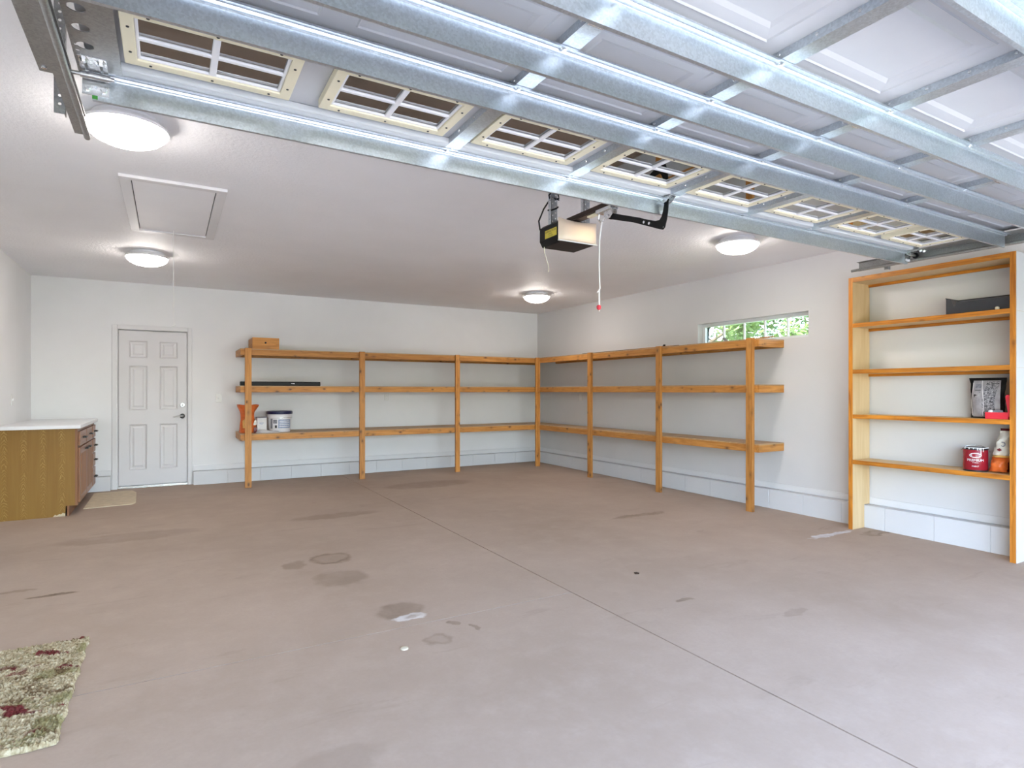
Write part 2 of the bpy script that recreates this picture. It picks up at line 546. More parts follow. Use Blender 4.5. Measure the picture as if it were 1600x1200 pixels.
    def build(s, name, mat, parent=None, bevel=0.0, smooth=False, segs=2):
        lo = Vector([min(v[i] for v in s.v) for i in range(3)])
        hi = Vector([max(v[i] for v in s.v) for i in range(3)])
        c = (lo + hi) / 2
        me = bpy.data.meshes.new(name)
        me.from_pydata([v - c for v in s.v], [], s.f)
        bm = bmesh.new()
        bm.from_mesh(me)
        bmesh.ops.recalc_face_normals(bm, faces=bm.faces)
        if bevel:
            es = [e for e in bm.edges if len(e.link_faces) == 2 and e.calc_face_angle(0) > 0.6]
            bmesh.ops.bevel(bm, geom=es, offset=bevel, segments=segs, affect='EDGES', profile=0.6, clamp_overlap=True)
        bm.to_mesh(me)
        bm.free()
        me.materials.append(mat)
        if smooth:
            for p in me.polygons:
                p.use_smooth = True
            try:
                me.set_sharp_from_angle(angle=radians(40))
            except Exception:
                pass
        o = bpy.data.objects.new(name, me)
        COL.objects.link(o)
        if parent is not None:
            o.parent = parent
            o.location = c - wloc(parent)
        else:
            o.location = c
        return o

def wloc(o):
    l = Vector(o.location)
    while o.parent is not None:
        o = o.parent
        l += Vector(o.location)
    return l

def tag(o, label=None, cat=None, group=None, kind=None):
    for k, v in (('label', label), ('category', cat), ('group', group), ('kind', kind)):
        if v:
            o[k] = v
    return o

def thing(name, loc, label, cat, group=None):
    o = bpy.data.objects.new(name, None)
    o.empty_display_size = 0.1
    COL.objects.link(o)
    o.location = loc
    return tag(o, label, cat, group)

def struct(o):
    o['kind'] = 'structure'
    return o

def kids(o):
    return [c for c in bpy.data.objects if c.parent == o]

def dup(o, parent=None, move=(0, 0, 0)):
    """a copy of a piece and its own pieces, sharing their meshes"""
    c = o.copy()
    COL.objects.link(c)
    if parent is not None:
        c.parent = parent
    c.location = Vector(o.location) + Vector(move)
    for k in list(CH.get(o.name, [])):
        d = k.copy()
        COL.objects.link(d)
        d.parent = c
    return c
CH = {}

def part(mb, name, mat, parent, **kw):
    o = mb.build(name, mat, parent, **kw)
    CH.setdefault(parent.name, []).append(o)
    return o

def circ(cx, cy, r, n=12):
    return [(cx + r * cos(2 * pi * k / n), cy + r * sin(2 * pi * k / n)) for k in range(n)]

def rect(x0, x1, y0, y1):
    return [(x0, y0), (x1, y0), (x1, y1), (x0, y1)]

def text_mb(txt, size, fn, depth=0.0):
    """lettering as a mesh; fn maps a flat point (u, v) to the world"""
    cu = bpy.data.curves.new('lettering', 'FONT')
    cu.body = txt
    cu.size = size
    cu.align_x = 'CENTER'
    cu.align_y = 'CENTER'
    cu.resolution_u = 3
    to = bpy.data.objects.new('lettering', cu)
    COL.objects.link(to)
    dg = bpy.context.evaluated_depsgraph_get()
    dg.update()
    me = bpy.data.meshes.new_from_object(to.evaluated_get(dg))
    mb = MB()
    mb.add([fn(v.co.x, v.co.y) for v in me.vertices], [tuple(p.vertices) for p in me.polygons])
    bpy.data.objects.remove(to)
    bpy.data.curves.remove(cu)
    bpy.data.meshes.remove(me)
    return mb

def FZ(y):
    return 0.005 * (y - 3.2)        # the slab falls gently towards the drive

XL, XR, YB, YF, H = -1.4525, 5.845, 9.17, -0.25, 2.712

# ================================================================== the room
fl = struct(MB().prism([(YF - .15, FZ(YF - .15) - .07), (YB + .1, FZ(YB + .1) - .07), (YB + .1, -.2), (YF - .15, -.2)], 0, XL - .15, XR + .15).build('floor', M['subbase']))
def slab(x0, x1, y0, y1):
    mb = MB().prism([(y0, FZ(y0)), (y1, FZ(y1)), (y1, FZ(y1) - .10), (y0, FZ(y0) - .10)], 0, x0, x1)
    return part(mb, 'concrete_slab', M['concrete'], fl)
JX, JY, G = 2.252, 3.122, 0.0042
slab(XL - .15, JX - G, YF - .15, JY - G)
slab(XL - .15, JX - G, JY + G * .6, YB + .1)
slab(JX + G, XR + .15, YF - .15, YB + .1)
struct(MB().box(XL - .6, XR + .6, YF - .6, YB + .7, H, H + .16).build('ceiling', M['ceiling']))
struct(MB().box(XL - .15, XL, YF - .15, YB + .15, -.15, H).build('wall_left', M['wall']))
# back wall with the doorway
DX0, DX1, DZ0, DZ1 = -.577, .222, .03, 2.10
struct(MB().plate(rect(XL - .15, XR + .15, -.15, H), [rect(DX0, DX1, .026, DZ1)], 1, YB, YB + .15).build('wall_back', M['wall']))
WY0, WY1, WZ0, WZ1 = 3.85, 5.36, 1.875, 2.150
struct(MB().plate(rect(YF - .15, YB + .15, -.15, H), [rect(WY0, WY1, WZ0, WZ1)], 0, XR, XR + .17).build('wall_right', M['wall_shaded']))
struct(MB().plate([(XL - .15, -.15), (-.30, -.15), (-.30, 2.16), (4.74, 2.16), (4.74, -.15), (XR + .15, -.15), (XR + .15, H), (XL - .15, H)], [], 1, YF - .15, YF).build('wall_front', M['wall']))
struct(MB().prism([(YF - .15, -.025), (YF - .15, -.2), (-16, -.36), (-16, -.20)], 0, -3.5, 8.5).build('driveway', M['drive']))
struct(MB().box(-40, 40, -40, 45, -.5, -.22).build('ground', M['lawn']))

# painted block curb with the wooden base board on top
CX, CY, CZ = 5.745, 9.075, 0.212
def curb_run(name, pieces, horizontal):
    root = bpy.data.objects.new(name, None)
    COL.objects.link(root)
    struct(root)
    for a, b in pieces:
        n = max(1, round((b - a) / .405))
        st = (b - a) / n
        for i in range(n):
            u0, u1 = a + st * i + .0008, a + st * (i + 1) - .0008
            if horizontal:
                z0 = FZ(CY)
                mb = MB().box(u0, u1, CY, YB, z0, CZ)
            else:
                mb = MB().prism([(u0, FZ(u0)), (u1, FZ(u1)), (u1, CZ), (u0, CZ)], 0, CX, XR)
            part(mb, 'curb_block', M['block'], root, bevel=.0018, segs=1)
    return root
cb = curb_run('baseboard_back', [(XL, -.645), (.285, CX)], True)
cr = curb_run('baseboard_right', [(YF, YB)], False)
part(MB().box(.285, XR, YB - .014, YB, CZ + .004, .282), 'base_board', M['trim'], cb, bevel=.003)
part(MB().box(XL, -.645, YB - .014, YB, CZ + .004, .282), 'base_board', M['trim'], cb, bevel=.003)
part(MB().box(XR - .012, XR, YF, YB - .014, CZ + .004, .280), 'base_board', M['trim'], cr, bevel=.003)

# six-panel door in the back wall
d1 = bpy.data.objects.new('door_1', None)
COL.objects.link(d1)
d1.location = (-.18, YB, FZ(YB))
struct(d1)
LY = YB + .012
P6 = [(-.449, -.246, 1.735, 1.958), (-.108, .102, 1.735, 1.958), (-.449, -.246, 1.052, 1.633), (-.108, .102, 1.052, 1.633),
      (-.449, -.250, .268, .867), (-.108, .100, .268, .867)]
part(MB().plate(rect(-.564, .209, .070, 2.087), [rect(a, b, c, d) for a, b, c, d in P6], 1, LY, LY + .04), 'door_leaf', M['doorwhite'], d1, bevel=.0015, segs=1)
def raised(mb, x0, x1, z0, z1, y, prof):
    rings = []
    for ins, dy in prof:
        rings.append([(x0 + ins, y + dy, z0 + ins), (x1 - ins, y + dy, z0 + ins), (x1 - ins, y + dy, z1 - ins), (x0 + ins, y + dy, z1 - ins)])
    vs = [p for r in rings for p in r]
    fs = []
    for i in range(len(rings) - 1):
        for k in range(4):
            fs.append((i * 4 + k, i * 4 + (k + 1) % 4, i * 4 + 4 + (k + 1) % 4, i * 4 + 4 + k))
    fs.append(tuple(range(len(vs) - 4, len(vs))))
    return mb.add(vs, fs)
for a, b, c, d in P6:
    part(raised(MB(), a, b, c, d, LY, [(0, 0), (.004, -.003), (.012, .006), (.022, .013), (.036, .013), (.056, .004), (.060, .004)]), 'raised_panel', M['doorwhite'], d1)
part(MB().box(-.577, .222, YB - .012, YB + .13, FZ(YB), .062), 'threshold', M['zinc'], d1, bevel=.004)
kn = part(MB().lathe([(0, .026), (.026, .024), (.031, .012), (.032, 0)], n=24, M4=Matrix.Translation((.157, LY, 1.112)) @ Matrix.Rotation(radians(90), 4, 'X')), 'deadbolt', M['chrome'], d1, smooth=True)
kn['label'] = 'round chrome deadbolt'
part(MB().box(.151, .163, LY - .040, LY - .024, 1.096, 1.128), 'thumb_turn', M['bronze'], kn, bevel=.003)
hd = part(MB().lathe([(0, .016), (.027, .014), (.033, .006), (.033, 0)], n=24, M4=Matrix.Translation((.157, LY, .962)) @ Matrix.Rotation(radians(90), 4, 'X')), 'rosette', M['bronze'], d1, smooth=True)
hd['label'] = 'dark round rosette of the lever handle'
part(MB().tube([(.157, LY - .01, .962), (.157, LY - .048, .962), (.140, LY - .056, .964), (.10, LY - .056, .960), (.062, LY - .052, .952), (.046, LY - .05, .954)], [.011, .011, .010, .008, .006, .004], 10), 'lever', M['chrome'], hd, smooth=True)
part(MB().box(DX0, DX1, YB + .054, YB + .066, .03, DZ1), 'light_leak_backing', M['doorwhite'], d1)  # added plate hidden behind the leaf, stops outside light leaking through the gaps
for z in (.30, 1.08, 1.86):
    part(MB().tube([(-.574, LY - .006, z - .045), (-.574, LY - .006, z + .045)], .006, 8), 'hinge_knuckle', M['trim'], d1)
tr = struct(MB().box(-.636, DX0, YB - .018, YB, FZ(YB), 2.158).build('trim_1', M['trim'], bevel=.006))
part(MB().box(DX1, .270, YB - .018, YB, FZ(YB), 2.158), 'casing_right', M['trim'], tr, bevel=.006)
part(MB().box(DX0 + .0, DX1, YB - .018, YB, DZ1, 2.158), 'casing_top', M['trim'], tr, bevel=.006)
part(MB().box(DX0, DX0 + .007, YB, YB + .13, .062, DZ1), 'jamb', M['trim'], tr)
part(MB().box(DX1 - .007, DX1, YB, YB + .13, .062, DZ1), 'jamb', M['trim'], tr)

# high strip window in the right wall
wi = bpy.data.objects.new('window_1', None)
COL.objects.link(wi)
wi.location = (XR + .1, (WY0 + WY1) / 2, WZ0)
struct(wi)
GX = XR + .095
part(MB().box(XR, XR + .17, WY0, WY1, WZ0, WZ0 + .006), 'window_sill', M['laminate'], wi)
part(MB().plate(rect(WY0, WY1, WZ0 + .006, WZ1), [rect(WY0 + .035, WY1 - .045, WZ0 + .034, WZ1 - .038)], 0, GX - .012, GX + .05), 'window_frame', M['vinyl'], wi, bevel=.003)
ys = [WY0 + .035, 4.163, 4.457, 4.740, 5.040, WY1 - .045]
for i in range(5):
    part(MB().box(GX + .012, GX + .017, ys[i], ys[i + 1], WZ0 + .034, WZ1 - .038), 'pane', M['glass'], wi)
for y in ys[1:-1]:
    part(MB().box(GX + .004, GX + .024, y - .009, y + .009, WZ0 + .034, WZ1 - .038), 'muntin', M['vinyl'], wi, bevel=.002)

# ================================================================== the raised garage door
ZS = 2.333                                        # plane of its inner skin
gd = thing('garage_door', (2.22, 1.25, 2.34), 'white sectional garage door raised flat under the ceiling with galvanized struts', 'garage door')
GX0, GX1 = -.22, 4.66
SECT = [(1.772, 2.330), (1.238, 1.768), (.706, 1.234), (.172, .702)]
WC = [.121, .695, 1.293, 1.897, 2.50, 3.112, 3.72, 4.295]
HW = .238
STILE = [.985, 1.605, 2.218, 2.815, 3.415]
def ring_panel(x0, x1, y0, y1, prof):
    mb = MB()
    vs, n = [], len(prof)
    for ins, dz in prof:
        vs += [(x0 + ins, y0 + ins, ZS + dz), (x1 - ins, y0 + ins, ZS + dz), (x1 - ins, y1 - ins, ZS + dz), (x0 + ins, y1 - ins, ZS + dz)]
    fs = [(i * 4 + k, i * 4 + (k + 1) % 4, i * 4 + 4 + (k + 1) % 4, i * 4 + 4 + k) for i in range(n - 1) for k in range(4)]
    fs.append(tuple(range(4 * n - 4, 4 * n)))
    return mb.add(vs, fs)
PPROF = [(0, 0), (.004, -.004), (.009, 0), (.045, .003), (.060, .009), (.062, .009)]
proto_panel = None
for si, (y0, y1) in enumerate(SECT):
    if si == 0:
        holes = [rect(c - HW + .012, c + HW - .012, 1.868, 2.148) for c in WC]
    else:
        holes = [rect(c - HW, c + HW, y0 + .092, y1 - .092) for c in WC]
    mb = MB().plate(rect(GX0, GX1, y0, y1), holes, 2, ZS, ZS + .004)
    sec = part(mb, 'section', M['door_skin'], gd)
    # formed rails along both long edges, rounded
    for a, b in ((y0, y0 + .052), (y1 - .052 if si else y1 - .115, y1)):
        part(MB().box(GX0, GX1, a, b, ZS - .027, ZS - .0005), 'rail', M['rail_grey'], sec, bevel=.009, segs=3)
    if si:
        for c in WC:
            part(ring_panel(c - HW, c + HW, y0 + .092, y1 - .092, PPROF), 'raised_panel', M['door_skin'], sec)
# window inserts in the top section: one built, seven copies
c = WC[0]
win = part(MB().plate(rect(c - HW, c + HW, 1.856, 2.160), [rect(c - HW + .034, c + HW - .034, 1.890, 2.126)], 2, 2.303, ZS - .0005), 'window_frame', M['cream'], gd, bevel=.003)
gx0, gx1, gm = c - HW + .043, c + HW - .043, .010
gy = [1.899, 2.000, 2.016, 2.117]
part(MB().plate(rect(c - HW + .034, c + HW - .034, 1.890, 2.126), [rect(gx0, c - gm, gy[0], gy[1]), rect(c + gm, gx1, gy[0], gy[1]),
      rect(gx0, c - gm, gy[2], gy[3]), rect(c + gm, gx1, gy[2], gy[3])], 2, 2.3085, 2.3175), 'muntin_grid', M['winwhite'], win, bevel=.002, segs=1)
for a, b in ((gx0, c - gm), (c + gm, gx1)):
    for e, f in ((gy[0], gy[1]), (gy[2], gy[3])):
        part(MB().box(a - .004, b + .004, e - .004, f + .004, 2.3178, 2.3195), 'pane', M['tint'], win)
sc = MB()
for q in ((-.22, 1.94), (-.22, 2.08), (.22, 1.94), (.22, 2.08), (-.17, 1.873), (0, 1.873), (.17, 1.873), (-.17, 2.143), (0, 2.143), (.17, 2.143)):
    sc.lathe([(0, -.0022), (.004, -.002), (.0045, 0)], (c + q[0], q[1], 2.303), 6)
o = part(sc, 'frame_screws', M['slot'], win)
o['kind'] = 'stuff'
for c2 in WC[1:]:
    dup(win, None, (c2 - c, 0, 0))
# reinforcing struts, a bent sheet profile
def strut(y, x0=GX0 + .01, x1=GX1 - .01):
    t = .0022
    pr = [(y - .034, 2.3045), (y - .034, 2.2985), (y - .032, 2.2985), (y - .032, 2.302), (y - .013, 2.302), (y - .010, 2.296), (y - .001, 2.296), (y, 2.292),
          (y, 2.223), (y + .013, 2.223), (y + .013, 2.236), (y + .011, 2.236), (y + .011, 2.2252), (y + t, 2.2252), (y + t, 2.2975), (y - .0095, 2.2985), (y - .012, 2.3045)]
    return part(MB().prism(pr, 0, x0, x1), 'strut', M['galv'], gd)
SY = [2.29, 1.71, 1.447, 1.178, .690]
s1 = strut(SY[0])
for y in SY[1:]:
    dup(s1, None, (0, y - SY[0], 0))
# vertical stiles of the sections (channels crossing under the panels)
def stile(x, y0, y1):
    pr = [(x, ZS - .0005), (x, 2.3055), (x + .062, 2.3055), (x + .062, 2.316), (x + .060, 2.316), (x + .060, 2.3075), (x + .002, 2.3075), (x + .002, ZS - .0005)]
    return part(MB().prism(pr, 1, y0, y1), 'stile', M['galv'], gd)
for si, (y0, y1) in enumerate(SECT):
    st = stile(STILE[0], y0 + .012, y1 - (.060 if si == 0 else .012))
    rv = MB()
    for k in range(4):
        yy = y0 + .08 + k * (y1 - y0 - .16) / 3
        rv.lathe([(0, .003), (.005, .002), (.006, 0)], n=8, M4=Matrix.Translation((STILE[0], yy, 2.322)) @ Matrix.Rotation(radians(-90), 4, 'Y'))
    for yy in (y0 + .05, y1 - .075):
        rv.lathe([(0, -.003), (.005, -.002), (.006, 0)], (STILE[0] + .032, yy, 2.3055), 8)
    o = part(rv, 'rivets', M['zinc'], st)
    o['kind'] = 'stuff'
    for x in STILE[1:]:
        dup(st, None, (x - STILE[0], 0, 0))
# bolts where struts cross stiles
bolt = part(MB().lathe([(0, -.008), (.006, -.008), (.0075, -.006), (.0075, -.001), (.011, -.001), (.011, 0)], (1.0, SY[0] - .024, 2.3019), 6), 'bolt', M['zinc'], gd)
for y in SY:
    for x in STILE:
        if (x, y) != (STILE[0], SY[0]):
            dup(bolt, None, (x - STILE[0], y - SY[0], 0))
# middle hinges on every second stile
def hinge(x, y):
    h = part(MB().box(x + .004, x + .058, y - .062, y - .014, 2.302, 2.3052).box(x + .004, x + .058, y + .014, y + .062, 2.302, 2.3052), 'hinge', M['zinc'], gd, bevel=.001, segs=1)
    ear = [(y - .030, 2.302), (y + .030, 2.302), (y + .014, 2.272), (y + .006, 2.266), (y - .006, 2.266), (y - .014, 2.272)]
    part(MB().plate(ear, [circ(y, 2.280, .005, 8)], 0, x + .004, x + .007), 'hinge_ear', M['zinc'], h)
    part(MB().plate(ear, [circ(y, 2.280, .005, 8)], 0, x + .055, x + .058), 'hinge_ear', M['zinc'], h)
    part(MB().tube([(x + .002, y, 2.282), (x + .064, y, 2.282)], .008, 12), 'hinge_pin', M['chrome'], h, smooth=True)
    part(MB().lathe([(0, -.006), (.006, -.006), (.007, 0)], (x + .03, y + .042, 2.302), 6).lathe([(0, -.006), (.006, -.006), (.007, 0)], (x + .03, y - .042, 2.302), 6), 'hinge_screws', M['zinc'], h)
    return h
h0 = hinge(STILE[0], 1.772)
for jy in (1.772, 1.238, .706):
    for i in (0, 2, 4):
        if (jy, i) != (1.772, 0):
            dup(h0, None, (STILE[i] - STILE[0], jy - 1.772, 0))
# end stiles with knock-outs
for side, xa, xb in ((0, -.245, -.128), (1, 4.568, 4.685)):
    xh = (xa + .034) if side == 0 else (xb - .034)
    for si, (y0, y1) in enumerate(SECT):
        hs = [circ(xh, y0 + .14 + k * .10, .0215, 16) for k in range(3)]
        hs += [circ((xa if side == 0 else xb) + (.012 if side == 0 else -.012), y0 + .345 + k * .032, .0065, 8) for k in range(5)]
        pl = MB().plate(rect(xa, xb, y0 + .004, y1 - .006), hs, 2, 2.3025, 2.3050)
        part(pl, 'end_stile', M['galvdark'], gd)
    # corner bracket at the top edge, with roller stem and roller
    bx0, bx1 = (-.236, -.165) if side == 0 else (4.605, 4.676)
    br = part(MB().plate(rect(bx0, bx1, 2.236, 2.300), [circ((bx0 + bx1) / 2, 2.262, .004, 8)], 1, 2.2855, 2.2885), 'top_bracket', M['zinc'], gd)
    part(MB().plate(rect(bx0, bx1, 2.165, 2.284), [rect(bx0 + .012, bx0 + .020, 2.185, 2.262), rect(bx1 - .020, bx1 - .012, 2.185, 2.262)], 2, 2.2975, 2.3015), 'slotted_plate', M['zinc'], br)
    for u in (.014, .057):
        part(MB().lathe([(0, .010), (.007, .010), (.0085, .007), (.0085, .002), (.012, .002), (.012, 0)], n=6, M4=Matrix.Translation((bx0 + u, 2.2855, 2.254)) @ Matrix.Rotation(radians(90), 4, 'X')), 'bolt', M['zinc'], br)
        part(MB().lathe([(0, -.009), (.007, -.009), (.0085, -.006), (.0085, -.002), (.012, -.002), (.012, 0)], (bx0 + u, 2.185, 2.2975), 6), 'bolt', M['zinc'], br)
    ax = (-.268, -.150) if side == 0 else (4.590, 4.708)
    part(MB().tube([(ax[0], 2.262, 2.285), (ax[1], 2.262, 2.285)], .0065, 10).tube([(ax[0] + .03, 2.262, 2.285), (ax[1] - .01, 2.262, 2.285)], .010, 10), 'roller_stem', M['chrome'], br, smooth=True)
    rx = -.270 if side == 0 else 4.702
    part(MB().lathe([(0, -.005), (.016, -.005), (.021, -.003), (.021, .003), (.016, .005), (0, .005)], n=16, M4=Matrix.Translation((rx, 2.262, 2.285)) @ Matrix.Rotation(radians(90), 4, 'Y')), 'roller', M['black'], br, smooth=True)
    for jy in (1.772, 1.238, .706):
        bb = part(MB().box(bx0, bx1, jy - .06, jy + .06, 2.2985, 2.3015), 'end_hinge', M['zinc'], gd, bevel=.001, segs=1)
        part(MB().tube([(ax[0], jy, 2.285), (ax[1], jy, 2.285)], .0075, 10), 'roller_stem', M['chrome'], bb, smooth=True)
        part(MB().lathe([(0, -.005), (.016, -.005), (.021, -.003), (.021, .003), (.016, .005), (0, .005)], n=16, M4=Matrix.Translation((rx, jy, 2.285)) @ Matrix.Rotation(radians(90), 4, 'Y')), 'roller', M['black'], bb, smooth=True)
o = part(MB().box(-.2105, -.196, 2.2872, 2.2898, 2.226, 2.238), 'green_tag', plain('green_paint', lin(.04, .22, .03), .6), gd)
o['label'] = 'green paint mark at the strut end'

# horizontal tracks
def track(sgn, xw, label):
    """sgn +1: the channel opens towards +x (left track)"""
    t = thing('door_track', (xw, 1.35, 2.27), label, 'track', 'horizontal tracks of the garage door')
    X = lambda d: xw + sgn * d
    y0, y1 = -.10, 2.69
    def sw(pts, a, b, nm, m, **k):
        part(MB().prism([(X(u), v) for u, v in pts], 1, a, b), nm, m, t, **k)
    # C-section with rolled lips
    sw([(0, 2.248), (0, 2.318), (.034, 2.318), (.034, 2.314), (.003, 2.314), (.003, 2.252), (.030, 2.252), (.030, 2.248)], y0, y1, 'channel', M['galvdark'])
    part(MB().tube([(X(.034), y0, 2.254), (X(.034), y1 + .04, 2.254)], .0105, 12), 'rolled_lip', M['galvdark'], t, smooth=True)
    sw([(-.010, 2.290), (-.046, 2.290), (-.046, 2.335), (-.0435, 2.335), (-.0435, 2.2925), (-.010, 2.2925)], y0, 2.315, 'angle_iron', M['galvdark'])
    part(MB().lathe([(0, -.006), (.007, -.006), (.008, 0)], (X(-.030), 2.28, 2.290), 6), 'bolt', M['zinc'], t)
    for yy in (2.47, 1.0):
        hs = [circ(yy + .015, 2.26 + .028 * k, .0052, 8) for k in range(16)]
        hg = part(MB().plate(rect(yy, yy + .030, 2.228, H), hs, 0, X(-.004), X(-.0015)), 'hanger', M['galvdark'], t)
        hs = [circ(X(-.016), 2.26 + .028 * k, .0052, 8) for k in range(16)]
        part(MB().plate(rect(min(X(-.032), X(-.004)), max(X(-.032), X(-.004)), 2.228, H), hs, 1, yy, yy + .0025), 'hanger_leg', M['galvdark'], hg)
    return t
track(1, -.300, 'left horizontal door track of dark galvanized channel with hanger angles')
track(-1, 4.738, 'right horizontal door track ending above the tall wooden shelf unit')

# ================================================================== opener
OX = 2.222
op = thing('garage_door_opener', (OX, 3.1, H), 'black ceiling-hung garage door opener with lit lens and curved door arm', 'opener')
bd = MB()
bd.prism([(OX - .146, 2.345), (OX - .146, 2.262), (OX - .125, 2.226), (OX + .125, 2.226), (OX + .146, 2.262), (OX + .146, 2.345), (OX + .120, 2.366), (OX - .120, 2.366)], 1, 3.015, 3.232)
hs = part(bd, 'housing', M['black'], op, bevel=.006)
# lens: bulging front with rounded sides
lp = []
N = 14
vs, fs = [], []
prof = [(2.232, 0), (2.240, .018), (2.262, .028), (2.30, .030), (2.335, .026), (2.362, .012), (2.372, 0)]
for z, bul in prof:
    for k in range(N + 1):
        u = -1 + 2 * k / N
        e = (1 - abs(u) ** 6)
        sag = -.010 * (1 - u * u) if z > 2.33 else 0
        vs.append((OX + u * .148, 3.016 - bul * e, z + sag))
for j in range(len(prof) - 1):
    for k in range(N):
        a = j * (N + 1) + k
        fs.append((a, a + 1, a + N + 2, a + N + 1))
part(MB().add(vs, fs), 'light_lens', M['lens'], op, smooth=True)['label'] = 'glowing translucent light lens'
part(MB().box(OX - .148, OX + .148, 3.006, 3.020, 2.229, 2.234), 'lens_lip', M['plate'], op)
stk = part(MB().box(OX - .1475, OX - .146, 3.035, 3.165, 2.268, 2.318), 'warning_sticker', M['stickeryellow'], hs)
stk['label'] = 'yellow warning sticker'
part(text_mb('GARAGE DOOR', .0165, lambda u, v: (OX - .1480, 3.100 - u, 2.306 + v)), 'sticker_lettering', M['printblack'], hs)
part(text_mb('OPENER', .0115, lambda u, v: (OX - .1480, 3.105 - u, 2.290 + v)), 'sticker_lettering', M['printblack'], hs)
part(text_mb('CAUTION', .0115, lambda u, v: (OX - .1480, 3.100 - u, 2.277 + v)), 'sticker_lettering', M['printblack'], hs)
part(MB().box(OX - .013, OX + .013, YF, 3.12, 2.372, 2.408).box(OX - .028, OX + .028, YF, 3.12, 2.368, 2.3735), 'drive_rail', M['brownrail'], op, bevel=.0015, segs=1)
tro = part(MB().box(OX - .030, OX + .030, 2.66, 2.80, 2.350, 2.372), 'trolley', M['zinc'], op, bevel=.004)
part(MB().box(OX - .016, OX + .016, 2.74, 2.90, 2.356, 2.367), 'trolley_sleeve', M['cream'], tro, bevel=.003)
part(MB().plate([(2.66, 2.362), (2.66, 2.318), (2.68, 2.302), (2.715, 2.302), (2.735, 2.322), (2.735, 2.362)], [circ(2.69, 2.318, .006, 8)], 0, OX - .018, OX - .014), 'trolley_cheek', M['zinc'], tro)
part(MB().plate([(2.66, 2.362), (2.66, 2.318), (2.68, 2.302), (2.715, 2.302), (2.735, 2.322), (2.735, 2.362)], [circ(2.69, 2.318, .006, 8)], 0, OX + .014, OX + .018), 'trolley_cheek', M['zinc'], tro)
part(MB().tube([(OX, 2.80, 2.352), (OX, 2.81, 2.325), (OX, 2.79, 2.306), (OX, 2.765, 2.306), (OX, 2.752, 2.32)], .006, 8), 'release_lever', M['zinc'], tro, smooth=True)
# straight arm bolted to the curved arm
arm = part(MB().prism([(2.705, 2.302), (2.715, 2.322), (2.68, 2.330), (2.45, 2.246), (2.36, 2.208), (2.36, 2.180), (2.45, 2.215)], 0, OX - .006, OX - .001), 'straight_arm', M['blackmetal'], op)
cv = [(2.50, 2.264), (2.40, 2.224), (2.33, 2.199), (2.300, 2.196), (2.285, 2.210), (2.274, 2.235), (2.262, 2.290), (2.236, 2.290), (2.240, 2.232), (2.248, 2.190), (2.262, 2.150), (2.276, 2.140), (2.296, 2.146), (2.40, 2.190), (2.50, 2.232)]
part(MB().plate(cv, [circ(2.44 - .028 * k, 2.224 - .0112 * k, .0045, 8) for k in range(3)] + [circ(2.274, 2.153, .0045, 8)], 0, OX + .001, OX + .006), 'curved_arm', M['blackmetal'], op)
for yy, zz in ((2.405, 2.209), (2.365, 2.193)):
    part(MB().tube([(OX - .012, yy, zz), (OX + .012, yy, zz)], .008, 6), 'arm_bolt', M['zinc'], arm)
part(MB().plate([(2.205, 2.302), (2.285, 2.302), (2.275, 2.276), (2.255, 2.268), (2.235, 2.276)], [], 0, OX - .014, OX - .011).plate([(2.205, 2.302), (2.285, 2.302), (2.275, 2.276), (2.255, 2.268), (2.235, 2.276)], [], 0, OX + .024, OX + .027).box(OX - .014, OX + .052, 2.205, 2.262, 2.2995, 2.3025), 'door_bracket', M['zinc'], op)
part(MB().tube([(OX - .018, 2.252, 2.283), (OX + .032, 2.252, 2.283)], .006, 10), 'clevis_pin', M['chrome'], op)
# perforated hangers to the ceiling
for x, y in ((OX - .130, 3.12), (OX + .128, 3.12)):
    hs_ = [circ(x + .012 + .022 * (k % 2), 2.376 + .0185 * k, .0048, 8) for k in range(18)]
    hg = part(MB().plate(rect(x, x + .046, 2.345, H), hs_, 1, y, y + .003), 'hanger', M['galv'], op)
    part(MB().plate(rect(y, y + .034, 2.345, H), [circ(y + .017, 2.39 + .03 * k, .0048, 8) for k in range(10)], 0, x, x + .003), 'hanger_leg', M['galv'], hg)
part(MB().tube([(OX - .146, 3.225, 2.34), (OX - .149, 3.235, 2.40), (OX - .135, 3.20, 2.47), (OX - .115, 3.14, 2.535), (OX - .09, 3.09, 2.505), (OX - .085, 3.11, 2.55), (OX - .12, 3.10, 2.575), (OX - .14, 3.13, 2.54), (OX - .12, 3.15, 2.51), (OX - .085, 3.10, 2.52), (OX - .10, 3.09, 2.56), (OX - .155, 3.12, 2.58), (OX - .165, 3.14, 2.64), (OX - .14, 3.14, H)], .0052, 8), 'power_cord', M['black'], op, smooth=True)
part(MB().tube([(OX - .135, 3.112, 2.44), (OX - .10, 3.106, 2.455), (OX - .08, 3.116, 2.47), (OX - .10, 3.15, 2.46), (OX - .135, 3.15, 2.45)], .005, 8), 'cord_wrap', M['black'], op, smooth=True)
part(MB().tube([(OX - .130, 3.20, 2.228), (OX - .128, 3.20, 2.19), (OX - .112, 3.20, 2.15), (OX - .098, 3.20, 2.11), (OX - .096, 3.20, 2.085), (OX - .100, 3.20, 2.07)], .0022, 6), 'antenna_wire', M['creamwire'], op, smooth=True)
pc = part(MB().tube([(OX, 2.775, 2.305), (OX + .002, 2.80, 2.20), (OX, 2.80, 2.05), (OX + .003, 2.80, 1.94), (OX + .005, 2.80, 1.915), (OX, 2.80, 1.90), (OX, 2.80, 1.79), (OX, 2.80, 1.775)], .0042, 8).tube([(OX, 2.80, 1.905), (OX - .012, 2.792, 1.895), (OX - .026, 2.785, 1.885)], .0036, 8), 'pull_cord', M['rope'], op, smooth=True)
pc['label'] = 'white knotted release cord'
